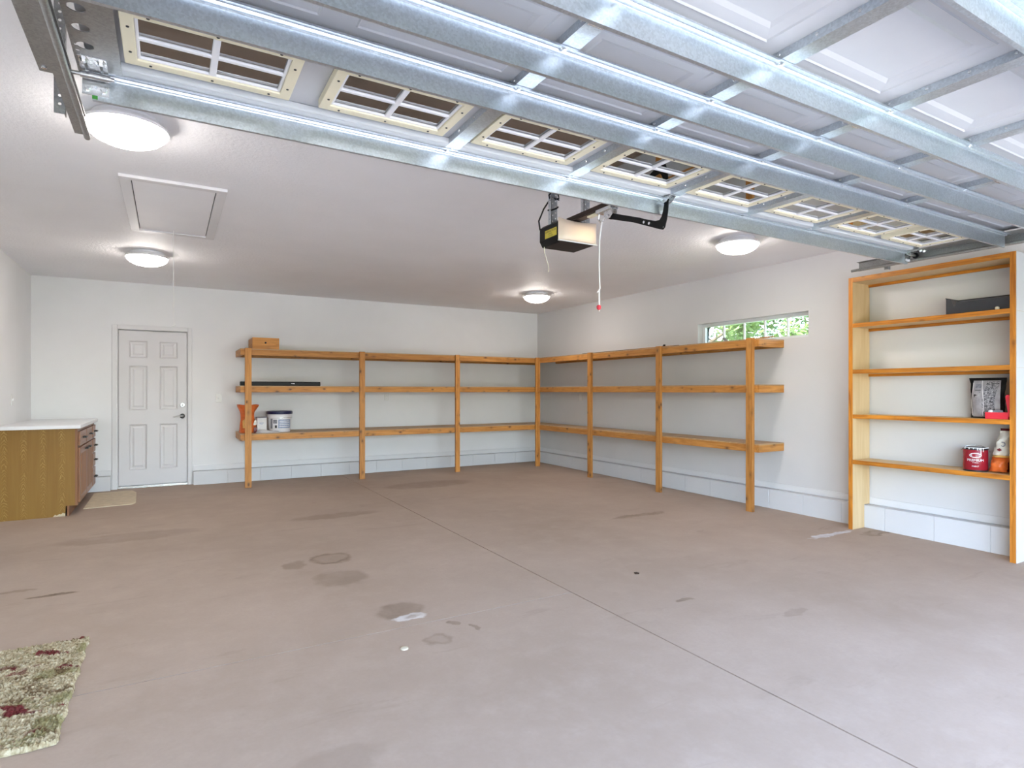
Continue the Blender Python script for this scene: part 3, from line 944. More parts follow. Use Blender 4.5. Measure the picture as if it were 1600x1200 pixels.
rk = part(MB().lathe([(0, .014), (.010, .012), (.014, .004), (.013, -.008), (.007, -.016), (0, -.017)], (OX - .003, 2.80, 1.800), 12), 'cord_handle', M['redknob'], pc, smooth=True)
rk['label'] = 'red release handle'

# ================================================================== ceiling lamps and hatch
def lamp(x, y, label):
    t = thing('ceiling_light', (x, y, H), label, 'ceiling light', 'round flush ceiling lights')
    if not hasattr(lamp, 'p'):
        a = part(MB().lathe([(0, H - .0005), (.150, H - .0005), (.155, H - .018), (.188, H - .040), (.194, H - .050), (.192, H - .060), (.176, H - .060)], (x, y, 0), 48), 'pan', M['winwhite'], t, smooth=True)
        b = part(MB().lathe([(.186, H - .058), (.176, H - .082), (.150, H - .105), (.110, H - .124), (.06, H - .136), (0, H - .140)], (x, y, 0), 48), 'diffuser', M['lamp'], t, smooth=True)
        e = part(MB().lathe([(0, H - .146), (.005, H - .145), (.007, H - .140), (.0, H - .136)], (x, y, 0), 12), 'finial', M['zinc'], t, smooth=True)
        lamp.p = (a, b, e)
    else:
        for q in lamp.p:
            d = q.copy()
            COL.objects.link(d)
            d.parent = t
    return t
lamp(-.190, 3.655, 'round flush ceiling light beside the end of the left door track')
lamp(-.193, 7.09, 'round flush ceiling light between the attic hatch and the side door')
lamp(4.585, 7.215, 'round flush ceiling light near the back right corner of the room')
lamp(4.565, 3.712, 'round flush ceiling light below the right half of the raised door edge')

ah = thing('attic_hatch', (.033, 5.345, H), 'white framed attic hatch in the ceiling with a pull cord', 'attic hatch')
ax0, ax1, ay0, ay1, fw = -.286, .356, 4.586, 6.105, .066
zt = H - .0005
for k, (a, b, c_, d) in enumerate(((ax0, ax1, ay0, ay0 + .060), (ax0, ax1, ay1 - fw, ay1), (ax0, ax0 + fw, ay0 + .060, ay1 - fw), (ax1 - fw, ax1, ay0 + .060, ay1 - fw))):
    part(MB().box(a, b, c_, d, H - .022, zt), 'frame_board', M['trim'], ah, bevel=.004)
hp = part(MB().box(ax0 + fw + .006, ax1 - fw - .006, ay0 + .064, ay1 - fw - .004, H - .012, zt), 'hatch_panel', M['ceiling'], ah)
part(MB().box(ax0 + fw, ax0 + fw + .0055, ay0 + .06, ay1 - fw, H - .004, zt).box(ax1 - fw - .0055, ax1 - fw, ay0 + .06, ay1 - fw, H - .004, zt), 'gap', M['slot'], ah)
for u in (-.13, -.06, .10, .22):
    part(MB().lathe([(0, -.004), (.004, -.003), (.005, 0)], (.033 + u, ay0 + .085, H - .012), 8), 'screw', M['winwhite'], hp)
part(MB().tube([(.033, 5.95, H - .010), (.034, 5.95, 2.3), (.036, 5.95, 1.87)], .0028, 6).tube([(.018, 5.95, 1.862), (.036, 5.95, 1.866), (.050, 5.95, 1.880)], .005, 8), 'pull_cord', M['rope'], ah, smooth=True)

# ================================================================== lumber shelving
LV = [(1.775, 1.863), (1.283, 1.370), (.645, .733)]     # beam bottom, deck top
bs = thing('storage_shelf', (3.1, 8.8, FZ(8.5)), 'long knotty lumber storage shelf along the back wall, three decks', 'shelf', 'built-in lumber shelving')
BX0, BX1 = .812, 5.42
FY = 8.53                                                # front face of its beams
PB = [(.865, .944), (2.380, 2.458), (3.896, 3.968)]
for a, b in PB:
    part(MB().box(a, b, FY - .038, FY - .0005, FZ(8.5), 1.868), 'post', M['pinez'], bs, bevel=.003)
for z0, z1 in LV:
    xs = [BX0, 3.93, BX1]
    for a, b in zip(xs, xs[1:]):
        part(MB().box(a + .0008, b - .0008, FY, FY + .038, z0, z1 - .012), 'beam', M['pinex'], bs, bevel=.003)
    part(MB().box(BX0, XR - .002, YB - .040, YB - .001, z0, z1 - .012), 'wall_ledger', M['pinex'], bs, bevel=.003)
    for x in [BX0] + [1.6, 2.42, 3.2, 3.93, 4.7]:
        part(MB().box(x, x + .038, FY + .0385, YB - .0405, z0 + (.0 if x == BX0 else .012), z1 - .012), 'cross_beam', M['piney'], bs, bevel=.003)
    for a, b in ((BX0, 2.41), (2.413, 4.85), (4.853, XR - .002)):
        part(MB().box(a, b, FY + .001, YB - .001, z1 - .0118, z1), 'deck', M['deck'], bs)

rs = thing('storage_shelf', (5.6, 6.3, FZ(6.3)), 'knotty lumber storage shelf along the right wall below the strip window', 'shelf', 'built-in lumber shelving')
RX = 5.423
RY0, RY1 = 4.135, 8.528
PR = [(4.188, 4.272), (5.560, 5.640), (6.985, 7.070)]
for a, b in PR:
    part(MB().box(RX - .038, RX - .0005, a, b, FZ(a), 1.870), 'post', M['pinez'], rs, bevel=.003)
part(MB().box(RX - .058, RX - .0215, 8.456, 8.491, FZ(8.5), 1.866).box(RX - .021, RX + .016, 8.445, 8.491, FZ(8.5), 1.866), 'corner_post', M['pinez'], rs, bevel=.003)
for z0, z1 in LV:
    ys2 = [RY0 + .0385, 5.60, 7.03, RY1 - .04]
    for a, b in zip(ys2, ys2[1:]):
        part(MB().box(RX, RX + .038, a + .0008, b - .0008, z0, z1 - .012), 'beam', M['piney'], rs, bevel=.003)
    part(MB().box(XR - .040, XR - .001, RY0 + .0385, RY1, z0, z1 - .012), 'wall_ledger', M['piney'], rs, bevel=.003)
    part(MB().box(RX, XR - .001, RY0, RY0 + .038, z0, z1 - .012), 'end_beam', M['pinex'], rs, bevel=.003)
    for y in (4.9, 5.6, 6.3, 7.03, 7.7):
        part(MB().box(RX + .0385, XR - .0405, y, y + .038, z0 + .012, z1 - .012), 'cross_beam', M['pinex'], rs, bevel=.003)
    for a, b in ((RY0, 5.9), (5.903, 8.529)):
        part(MB().box(RX + .001, XR - .001, a, b, z1 - .0118, z1), 'deck', M['deck'], rs)

# ================================================================== tall shelf unit on the right
tu = thing('tall_shelf_unit', (5.7, 2.61, FZ(2.6)), 'tall open wooden shelf unit with plywood sides standing against the right wall', 'shelf unit')
TX, TY0, TY1, TZ = 5.550, 1.972, 3.249, 2.362
def side(y0, y1, nm):
    out = [(TX + .002, FZ(y0)), (CX - .002, FZ(y0)), (CX - .002, CZ + .006), (XR - .014, CZ + .006), (XR - .014, TZ - .002), (TX + .002, TZ - .002)]
    o = part(MB().prism(out, 1, y0, y1), nm, M['birchz'], tu)
    part(MB().box(TX - .0015, TX + .0015, y0, y1, FZ(y0), TZ), 'edge_band', M['edgez'], o)
    return o
side(TY0, TY0 + .038, 'side_panel')
side(TY1 - .038, TY1, 'side_panel')
part(MB().box(TX, TX + .002, TY1 - .014, TY1, FZ(3.2), .64), 'split_edge', M['brownrail'], tu)
ps = part(MB().box(TX + .001, XR - .014, TY0 - .005, TY0 - .0003, CZ + .012, TZ - .003).box(TX + .001, CX - .002, TY0 - .005, TY0 - .0003, FZ(2), CZ + .012), 'painted_skin', M['block'], tu)
ps['label'] = 'white painted outer face of the near side panel'
for z in (1.930, 1.498, 1.081, .655):
    part(MB().box(TX + .001, XR - .014, TY0 - .0062, TY0 - .0051, z - .021, z - .019), 'dado_seam', M['worn'], ps)
part(MB().box(TX + .002, XR - .014, TY0 + .0385, TY1 - .0385, TZ - .044, TZ - .002), 'top_board', M['birchy'], tu)
part(MB().box(TX - .0015, TX + .0015, TY0 + .0385, TY1 - .0385, TZ - .044, TZ), 'top_edge', M['edgey'], tu)
SHZ = [1.932, 1.500, 1.081, .655]
for z in SHZ:
    s_ = part(MB().box(TX + .004, XR - .014, TY0 + .0385, TY1 - .0385, z - .036, z), 'shelf_board', M['birchy'], tu)
    part(MB().box(TX, TX + .0035, TY0 + .0385, TY1 - .0385, z - .038, z), 'shelf_edge', M['edgey'], s_, bevel=.001, segs=1)
for z in [TZ - .044] + [q - .036 for q in SHZ[:2]]:
    part(MB().box(XR - .034, XR - .014, TY0 + .0385, TY1 - .0385, z - .026, z - .0003), 'cleat', M['edgey'], tu, bevel=.002)

# things on the tall unit -------------------------------------------------------------
tb = thing('storage_tray', (5.70, 2.24, 1.9323), 'smoky clear plastic storage tray on the top shelf of the tall unit', 'tray')
b0, b1, y0, y1, z0, z1 = 5.585, 5.80, 2.014, 2.455, 1.9325, 2.066
part(MB().box(b0, b1, y0, y1, z0, z0 + .004), 'tray_bottom', M['smoke'], tb)
part(MB().prism([(y0, z0 + .004), (y1, z0 + .004), (y1, z1), (y1 - .016, z1 - .004), (y1 - .040, z1 - .018), (y1 - .050, z1 - .068), (y1 - .066, z1 - .068), (y1 - .078, z1 - .034), (y1 - .12, z1 - .038), (y0, z1 - .042)], 0, b0, b0 + .004), 'tray_front', M['smoke'], tb)
part(MB().box(b1 - .004, b1, y0, y1, z0 + .004, z1), 'tray_back', M['smoke'], tb)
part(MB().box(b0 + .004, b1 - .004, y1 - .004, y1, z0 + .004, z1), 'tray_side', M['smoke'], tb)
part(MB().box(b0 + .004, b1 - .004, y0, y0 + .004, z0 + .004, z1), 'tray_side', M['smoke'], tb)
part(MB().tube([(b1, y0, z1), (b1, y1, z1), (b0, y1, z1)], .004, 8), 'tray_rim', M['tin'], tb)
tag(MB().lathe([(0, .026), (.010, .024), (.015, .014), (.013, .004), (.009, 0), (0, 0)], (5.572, 2.098, 1.932), 14).build('knob', M['stone'], smooth=True), 'small pale round knob lying in front of the smoky tray', 'knob')

def bag(mb, base, ax_u, w0, w1, h, t, lean=Vector((0, 0, 0)), nu=12, nv=14, pinch=.18, wav=.004):
    """stuffed bag: base point, width direction, width at foot and head, height, thickness"""
    u = Vector(ax_u).normalized()
    n = Vector((-u.y, u.x, 0))
    up = (Vector((0, 0, 1)) + lean).normalized()
    vs, fs = [], []
    for side_ in (1, -1):
        for j in range(nv + 1):
            q = j / nv
            ww = (w0 + (w1 - w0) * q) * (1 - .06 * sin(pi * q))
            th = t * (math.sin(pi * min(1, (q * .9 + .12)) ) ** .6) * (1 - q ** 6 * (1 - pinch))
            for i in range(nu + 1):
                e = -1 + 2 * i / nu
                bul = (1 - abs(e) ** 3.2)
                wv_ = wav * sin(9 * q + 5 * e * side_) + wav * .7 * sin(21 * q + 3 * e)
                p = Vector(base) + up * (h * q) + u * (ww * .5 * e + wav * 1.2 * sin(13 * q + side_)) + n * side_ * (th * .5 * bul + wv_ * bul)
                vs.append(p)
    m = (nu + 1) * (nv + 1)
    for s_ in (0, 1):
        for j in range(nv):
            for i in range(nu):
                a = s_ * m + j * (nu + 1) + i
                fs.append((a, a + 1, a + nu + 2, a + nu + 1))
    for j in range(nv):
        for i in (0, nu):
            a = j * (nu + 1) + i
            fs.append((a, a + nu + 1, m + a + nu + 1, m + a))
    for i in range(nu):
        for j in (0, nv):
            a = j * (nu + 1) + i
            fs.append((a, a + 1, m + a + 1, m + a))
    return mb.add(vs, fs)
# black bag with a grey printed label
bg = thing('printed_bag', (5.735, 2.215, 1.0813), 'black bag with grey printed label standing on the third shelf', 'bag')
part(bag(MB(), (5.735, 2.222, 1.0815), (0, 1, 0), .225, .250, .325, .085), 'bag_body', M['black'], bg, smooth=True)
def face_patch(y0, y1, z0, z1, off, cols=6, rows=8, skew=0.0):
    mb = MB()
    vs, fs = [], []
    for j in range(rows + 1):
        for i in range(cols + 1):
            y = y0 + (y1 - y0) * i / cols + skew * sin(pi * j / rows * 1.4)
            z = z0 + (z1 - z0) * j / rows
            e = abs((y - 2.222) / .1125)
            q = (z - 1.0815) / .325
            th = .085 * (sin(pi * min(1, q * .9 + .12)) ** .6) * (1 - q ** 6 * .82)
            vs.append((5.735 - th * .5 * (1 - min(1, e) ** 3.2) - .0065 - off, y, z))
    for j in range(rows):
        for i in range(cols):
            a = j * (cols + 1) + i
            fs.append((a, a + 1, a + cols + 2, a + cols + 1))
    return mb.add(vs, fs)
t_ = NT('mottled_bag_print')
p_ = t_.coord()
col_ = t_.ramp(t_.noise(t_.mapping(p_, (1, 1, 1.6)), 55, 5, .7, .8), [(.40, lin(.03, .03, .035)), (.50, lin(.22, .21, .23)), (.60, lin(.50, .48, .50))])
t_.set(color=col_, rough=.4)
M['mottle'] = t_.m
part(face_patch(2.130, 2.315, 1.092, 1.385, 0), 'label_panel', plain('grey_label', lin(.36, .34, .36), .4, vary=.25, scale=18), bg)
part(face_patch(2.150, 2.232, 1.096, 1.376, .001, skew=.014), 'printed_picture', M['mottle'], bg)
part(face_patch(2.252, 2.296, 1.325, 1.358, .001, 4, 2), 'logo_block', M['printgrey'], bg)
part(face_patch(2.255, 2.298, 1.304, 1.309, .001, 4, 1), 'print_bar', M['printblack'], bg)
part(face_patch(2.241, 2.245, 1.10, 1.385, .0015, 1, 10, skew=-.010), 'white_line', M['printwhite'], bg)
part(face_patch(2.315, 2.322, 1.10, 1.37, .001, 1, 8, skew=.006), 'white_line', M['printwhite'], bg)
# open red case
rc = thing('red_case', (5.63, 2.09, 1.0813), 'small bright red plastic case standing open beside the printed bag', 'case')
part(MB().plate(rect(5.572, 5.680, 2.028, 2.178), [rect(5.578, 5.674, 2.034, 2.172)], 2, 1.0815, 1.134).box(5.578, 5.674, 2.034, 2.172, 1.0815, 1.086), 'case_base', M['redcase'], rc, bevel=.003)
part(MB().prism([(2.013, 1.100), (2.027, 1.100), (2.048, 1.252), (2.044, 1.268), (2.030, 1.272), (2.013, 1.268)], 0, 5.572, 5.680), 'case_lid', M['redcase'], rc, bevel=.005)
ct = part(MB().tube([(5.60, 2.15, 1.124), (5.62, 2.12, 1.140), (5.64, 2.09, 1.136)], .014, 10), 'case_contents', M['printgrey'], rc, smooth=True)
part(MB().lathe([(0, .018), (.012, .014), (.016, 0), (.012, -.014), (0, -.018)], (5.600, 2.152, 1.134), 12), 'white_wad', M['printwhite'], rc, smooth=True)
# paint can
pcn = thing('paint_can', (5.655, 2.275, .6552), 'red labelled paint can with white drips on the lowest shelf', 'paint can')
cx, cy_, cz, R = 5.655, 2.275, .6555, .082
part(MB().lathe([(0, 0), (R - .002, 0), (R, .004), (R, .012)], (cx, cy_, cz), 36).lathe([(R, .172), (R + .001, .176), (R + .001, .186), (R - .002, .190), (R - .012, .190), (R - .014, .184), (0, .183)], (cx, cy_, cz), 36), 'can_body', M['tin'], pcn, smooth=True)
part(MB().lathe([(R, .012), (R + .0006, .013), (R + .0006, .171), (R, .172)], (cx, cy_, cz), 36), 'can_label', M['paintred'], pcn, smooth=True)
A0 = math.atan2(-cy_, -cx)                       # the printed face looks across the garage
def can_fn(r, dz, da=.0):
    return lambda u, v: (cx + r * cos(A0 + da + u / r), cy_ + r * sin(A0 + da + u / r), cz + dz + v)
part(text_mb('PREMIUM', .0275, can_fn(R + .0016, .090)), 'can_lettering', M['printwhite'], pcn)
part(text_mb('INTERIOR', .009, can_fn(R + .0016, .071)), 'can_lettering', M['printwhite'], pcn)
part(text_mb('PAINT', .0165, can_fn(R + .0016, .042)), 'can_lettering', M['printwhite'], pcn)
vs, fs = [], []
fn = can_fn(R + .0014, .130)
for k in range(24):
    a = 2 * pi * k / 24
    vs.append(fn(.040 * cos(a), .019 * sin(a)))
    vs.append(fn(.034 * cos(a), .0145 * sin(a)))
for k in range(24):
    q = (k + 1) % 24
    fs.append((2 * k, 2 * q, 2 * q + 1, 2 * k + 1))
ov = MB().add(vs, fs)
for dv in (-.005, .0045):
    ov.add([fn(-.027, dv), fn(.027, dv), fn(.027, dv + .006), fn(.0, dv + .0085), fn(-.027, dv + .006)], [(0, 1, 2, 3, 4)])
part(ov, 'oval_emblem', M['printwhite'], pcn)
dr = MB()
for a, l in ((-.5, .008), (-.15, .007), (.42, .05), (.30, .012), (.62, .026), (-.9, .007), (.16, .014)):
    r = R + .003
    q = [(cx + r * cos(A0 + a), cy_ + r * sin(A0 + a), cz + .190), (cx + r * cos(A0 + a), cy_ + r * sin(A0 + a), cz + .186 - l * .6), (cx + r * cos(A0 + a), cy_ + r * sin(A0 + a), cz + .186 - l)]
    dr.tube(q, [.004, .0025, .0035], 6)
dr.tube([(cx + (R + .001) * cos(k * pi / 12), cy_ + (R + .001) * sin(k * pi / 12), cz + .189) for k in range(25)], .0028, 6)
part(dr, 'paint_drips', M['paintdrip'], pcn, smooth=True)
hb = [(cx + (R + .006) * cos(A0 + pi / 2), cy_ + (R + .006) * sin(A0 + pi / 2), cz + .155)]
for k in range(9):
    a = pi * k / 8
    hb.append((cx + (R + .010) * cos(A0 + pi / 2) * cos(a) - .035 * sin(a) * cos(A0), cy_ + (R + .010) * sin(A0 + pi / 2) * cos(a) - .035 * sin(a) * sin(A0), cz + .155 + .050 * sin(a)))
part(MB().tube(hb, .0022, 6), 'wire_handle', M['zinc'], pcn, smooth=True)
# leaning white and orange bag, dark red bag behind it
lb = thing('seed_bag', (5.68, 2.12, .6552), 'white and orange bag leaning against the near side of the lowest shelf', 'bag')
LB = (5.665, 2.128, .664)
le = Vector((.0, -.15, 0))
part(bag(MB(), LB, (0, 1, 0), .118, .108, .115, .105, le, nv=8, pinch=1.0), 'orange_foot', M['bagorange'], lb, smooth=True)
part(bag(MB(), (LB[0], LB[1] - .0195, LB[2] + .113), (0, 1, 0), .112, .108, .020, .104, le, nv=3, pinch=1.0), 'yellow_band', M['bagyellow'], lb, smooth=True)
part(bag(MB(), (LB[0], LB[1] - .023, LB[2] + .131), (0, 1, 0), .110, .070, .195, .102, le, nv=12, pinch=.3, wav=.006), 'white_body', M['bagwhite'], lb, smooth=True)
part(MB().tube([(LB[0] - .055, LB[1] - .052 + .014 * cos(a * .5), LB[2] + .222 + .016 * sin(a * .5)) for a in range(2, 12)], .004, 6), 'round_mark', M['printgrey'], lb)
part(MB().prism([(LB[1] - .030, LB[2] + .165), (LB[1] - .012, LB[2] + .176), (LB[1] - .030, LB[2] + .190), (LB[1] - .046, LB[2] + .176)], 0, LB[0] - .0575, LB[0] - .053), 'dark_mark', M['bagdark'], lb)
dk = tag(bag(MB(), (5.775, 2.098, .6565), (0, 1, 0), .12, .12, .345, .06, Vector((0, -.03, 0))).build('red_bag', M['bagdark'], smooth=True), 'dark red bag behind the leaning white and orange bag', 'bag')

# ================================================================== base cabinet, worktop, mat
cab = thing('base_cabinet', (-1.1, 8.3, FZ(8.3)), 'oak base cabinet with dark-handled drawers along the left wall', 'cabinet')
KX, KY0, KY1, KZ0, KZ1 = -.835, 7.520, 9.05, .125, .914
# the near end panel, gnawed at the foot
pts = [(XL + .004, FZ(7.5)), (-1.02, FZ(7.5)), (-1.00, .045), (-.985, .036), (-.965, .050), (-.95, .044), (-.935, .062), (-.925, .050), (-.915, .056), (-.912, KZ0), (KX, KZ0), (KX, KZ1), (XL + .004, KZ1)]
part(MB().prism(pts, 1, KY0, KY0 + .012), 'end_panel', M['oak'], cab)['label'] = 'oak veneer end panel with a crumbled foot'
part(MB().box(XL + .004, KX - .001, KY0 + .0125, KY1, KZ0, KZ1), 'carcass', M['oak'], cab)
part(MB().box(-1.03, -.916, KY0 + .003, KY0 + .012, FZ(7.5), .058), 'broken_edge', M['worn'], cab, bevel=.006)
part(MB().box(-.902, -.885, KY0 + .004, KY1, FZ(7.6), KZ0), 'toe_board', M['cherryy'], cab)
ff = part(MB().box(KX - .0005, -.815, KY0 - .001, KY1, KZ0, KZ1), 'face_frame', M['cherryz'], cab)
FX = -.815
def front(y0, y1, z0, z1, nm, m, panel=False, pull='h', py=None, pz=None):
    o = part(MB().box(FX + .0006, FX + .019, y0, y1, z0, z1), nm, m, cab, bevel=.004)
    if panel:
        part(MB().box(FX + .019, FX + .023, y0 + .07, y1 - .07, z0 + .07, z1 - .07), 'centre_panel', M['oakpanel'], o, bevel=.003)
    py = (y0 + y1) / 2 if py is None else py
    pz = (z0 + z1) / 2 if pz is None else pz
    part(MB().tube([(FX + .019, py - .05, pz), (FX + .045, py - .045, pz), (FX + .050, py, pz), (FX + .045, py + .045, pz), (FX + .019, py + .05, pz)], [.008, .008, .009, .008, .008], 8), 'pull', M['bronze'], o, smooth=True)
    return o
front(7.555, 8.085, .735, .882, 'drawer', M['cherryy'])
front(8.125, 8.690, .735, .882, 'drawer', M['cherryy'])
front(7.555, 8.105, .150, .715, 'cabinet_door', M['cherryz'], True, py=8.00, pz=.675)
front(8.115, 8.690, .150, .715, 'cabinet_door', M['cherryz'], True, py=8.25, pz=.675)
for z0, z1 in ((.735, .882), (.558, .715), (.382, .538), (.150, .362)):
    front(8.770, 9.030, z0, z1, 'drawer', M['cherryy'])
ct_ = tag(MB().box(XL + .001, -.785, 7.470, YB - .001, KZ1 + .001, .952).build('countertop', M['laminate'], bevel=.004), 'white laminate worktop over the oak base cabinet', 'worktop')
part(MB().box(XL + .001, -.790, YB - .018, YB - .002, .9521, .972), 'back_lip', M['laminate'], ct_, bevel=.003)
mt_pts = [(-.800, 7.853), (-.350, 7.905), (-.325, 7.99), (-.352, 8.76), (-.40, 8.93), (-.46, 8.955), (-.800, 8.905)]
mt = MB().prism(mt_pts, 2, -.004, .005)
for v in mt.v:
    v.z += FZ(v.y) + .0045
tag(mt.build('door_mat', M['mat'], bevel=.002), 'thin beige mat on the floor in front of the base cabinet', 'mat')

# ================================================================== shag rug
rg = MB()
NX, NY = 150, 150
rx0, rx1, ry0, ry1 = -1.25, -.358, 2.722, 3.785
vs, fs = [], []
for j in range(NY + 1):
    for i in range(NX + 1):
        x = rx0 + (rx1 - rx0) * i / NX
        y = ry0 + (ry1 - ry0) * j / NY
        edge = min(i, NX - i, j, NY - j)
        x += random.uniform(-.0025, .0025) + (.004 * sin(j * .23) if i > NX - 3 else 0)
        y += random.uniform(-.0025, .0025) + (.003 * sin(i * .31) if j > NY - 3 or j < 3 else 0)
        z = FZ(y) + (.0015 if edge == 0 else random.uniform(.012, .026))
        vs.append((x, y, z))
for j in range(NY):
    for i in range(NX):
        a = j * (NX + 1) + i
        fs.append((a, a + 1, a + NX + 2, a + NX + 1))
tag(rg.add(vs, fs).build('shag_rug', M['rug']), 'cream shag rug with maroon and olive flecks on the floor at lower left', 'rug')

# ================================================================== things on the back and right shelving
wb = thing('wooden_box', (1.135, 8.85, 1.8632), 'knotty wooden box standing on the top left of the back shelf', 'box')
part(MB().box(.967, 1.303, 8.612, 9.06, 1.8635, 2.018), 'box_body', M['pinex'], wb, bevel=.002)
part(MB().box(.966, 1.304, 8.606, 8.6118, 1.8635, 2.020), 'box_front', M['pinex'], wb, bevel=.002)
part(MB().lathe([(0, .022), (.010, .020), (.013, .012), (.007, .004), (.007, 0)], n=14, M4=Matrix.Translation((1.130, 8.606, 1.952)) @ Matrix.Rotation(radians(90), 4, 'X')), 'knob', M['bronze'], wb, smooth=True)
bb = thing('black_case', (1.33, 8.62, 1.3702), 'long slim black case lying on the middle deck of the back shelf', 'case')
part(MB().box(.815, 1.848, 8.575, 8.665, 1.3705, 1.428), 'case_body', M['black'], bb, bevel=.010)
part(MB().box(1.455, 1.468, 8.5738, 8.575, 1.399, 1.406).box(1.472, 1.500, 8.5738, 8.575, 1.397, 1.406), 'emblem', M['printwhite'], bb)
# bucket
bk = thing('plastic_bucket', (1.325, 8.80, .7332), 'white plastic bucket with navy blue lid on the lowest back shelf deck', 'bucket')
bx, by, bz = 1.338, 8.80, .7335
part(MB().lathe([(0, 0), (.136, 0), (.141, .006), (.155, .205), (.163, .206), (.163, .222), (.158, .224), (.159, .246), (0, .246)], (bx, by, bz), 40), 'bucket_body', M['bucket'], bk, smooth=True)
part(MB().lathe([(.157, .247), (.170, .247), (.172, .256), (.172, .282), (.164, .290), (.148, .286), (0, .286)], (bx, by, bz), 40), 'lid', M['navy'], bk, smooth=True)['label'] = 'navy blue lid'
def bkf(u, v, off=.0012):
    rr = .141 + (.155 - .141) * (v - .006) / .2 + off
    a = math.atan2(-by, -bx) + .12 + u / rr
    return (bx + rr * cos(a), by + rr * sin(a), bz + v)
def bk_patch(u0, u1, v0, v1, off=.0012, n=10):
    vs = []
    for k in range(n + 1):
        u = u0 + (u1 - u0) * k / n
        vs += [bkf(u, v0, off), bkf(u, v1, off)]
    return MB().add(vs, [(2 * k, 2 * k + 2, 2 * k + 3, 2 * k + 1) for k in range(n)])
part(bk_patch(-.035, .155, .055, .175), 'bucket_label', M['printblue'], bk)
ln_ = MB()
for k in range(4):
    q = bk_patch(-.02, .13, .075 + .024 * k, .083 + .024 * k, .002)
    ln_.add(q.v, q.f)
part(ln_, 'label_lines', M['printwhite'], bk)
part(bk_patch(-.105, -.050, .120, .172), 'print_block', M['printgrey'], bk)
part(bk_patch(-.078, -.052, .058, .096), 'print_block', M['printblack'], bk)
part(bk_patch(-.150, -.115, .05, .185), 'print_strip', M['printgrey'], bk)
part(MB().tube([(bx + .168 * cos(a), by + .168 * sin(a) - .0, bz + .20 - .012 * sin(a + 1.2) ** 2) for a in [-pi + .2 + k * (pi - .3) / 14 for k in range(15)]], .0022, 6), 'wire_handle', M['zinc'], bk, smooth=True)
part(MB().box(bx + .158, bx + .178, by - .03, by + .01, bz + .195, bz + .22), 'handle_ear', M['bucket'], bk, bevel=.004)
# white carton
wc = thing('white_carton', (1.10, 8.82, .7332), 'small white carton between the orange bag and the bucket', 'box')
part(MB().box(1.042, 1.162, 8.735, 8.90, .7335, .932), 'carton_body', M['card'], wc, bevel=.002)
part(MB().box(1.040, 1.164, 8.733, 8.902, .9322, .940), 'carton_lid', M['printgrey'], wc)
part(MB().box(1.070, 1.125, 8.7338, 8.7348, .858, .866).box(1.080, 1.112, 8.7338, 8.7348, .842, .847), 'print_lines', M['printblue'], wc)
# orange bag with wide cuffed mouth
ob = thing('orange_bag', (.955, 8.80, .7332), 'orange bag standing half hidden behind the left post of the back shelf', 'bag')
prof = [(.098, 0), (.104, .03), (.100, .10), (.088, .18), (.082, .24), (.090, .28), (.112, .32), (.130, .36), (.132, .378), (.122, .374), (.10, .33), (0, .32)]
vs, fs = [], []
n = 28
for r, z in prof:
    for k in range(n):
        a = 2 * pi * k / n
        rr = r * (1 + .06 * sin(5 * a + z * 20) + .035 * sin(9 * a - z * 31))
        vs.append((.928 + rr * cos(a), 8.80 + rr * .75 * sin(a), .7335 + z + .006 * sin(3 * a) * (z > .3)))
for j in range(len(prof) - 1):
    for k in range(n):
        fs.append((j * n + k, j * n + (k + 1) % n, (j + 1) * n + (k + 1) % n, (j + 1) * n + k))
part(MB().add(vs, fs), 'bag_body', M['bagorange'], ob, smooth=True)
part(MB().prism([(.86, .80), (.90, .80), (.905, .86), (.885, .92), (.855, .90)], 1, 8.708, 8.713), 'bag_print', M['bagyellow'], ob)
part(MB().prism([(.99, .835), (1.035, .84), (1.03, .905), (1.005, .90)], 1, 8.722, 8.727), 'bag_print', M['bagwhite'], ob)
part(MB().prism([(.995, .7345), (1.045, .7345), (1.035, .80), (1.0, .81)], 1, 8.712, 8.717), 'bag_print', M['bagdark'], ob)
# crumpled grey film
gf = MB()
vs, fs = [], []
NU, NV = 22, 8
random.seed(3)
for j in range(NV + 1):
    for i in range(NU + 1):
        u, v = i / NU, j / NV
        x = 1.005 + .31 * u
        y = 8.570 + .085 * v
        h = .002 + .045 * sin(pi * v) * sin(pi * u) ** .5 * (.7 + .3 * sin(7 * u)) + random.uniform(0, .010) * sin(pi * v)
        vs.append((x, y + .01 * sin(9 * u), .7335 + h))
for j in range(NV):
    for i in range(NU):
        a = j * (NU + 1) + i
        fs.append((a, a + 1, a + NU + 2, a + NU + 1))
for q in range(1):
    gf.add(vs, fs)
gf.tube([(1.02, 8.57, .741), (1.06, 8.565, .755), (1.05, 8.565, .775), (1.02, 8.57, .768), (1.03, 8.568, .748), (1.08, 8.565, .741)], .004, 6)
tag(gf.build('plastic_wrap', M['greyfilm'], smooth=True), 'crumpled grey plastic wrap lying in front of the bucket', 'plastic wrap')
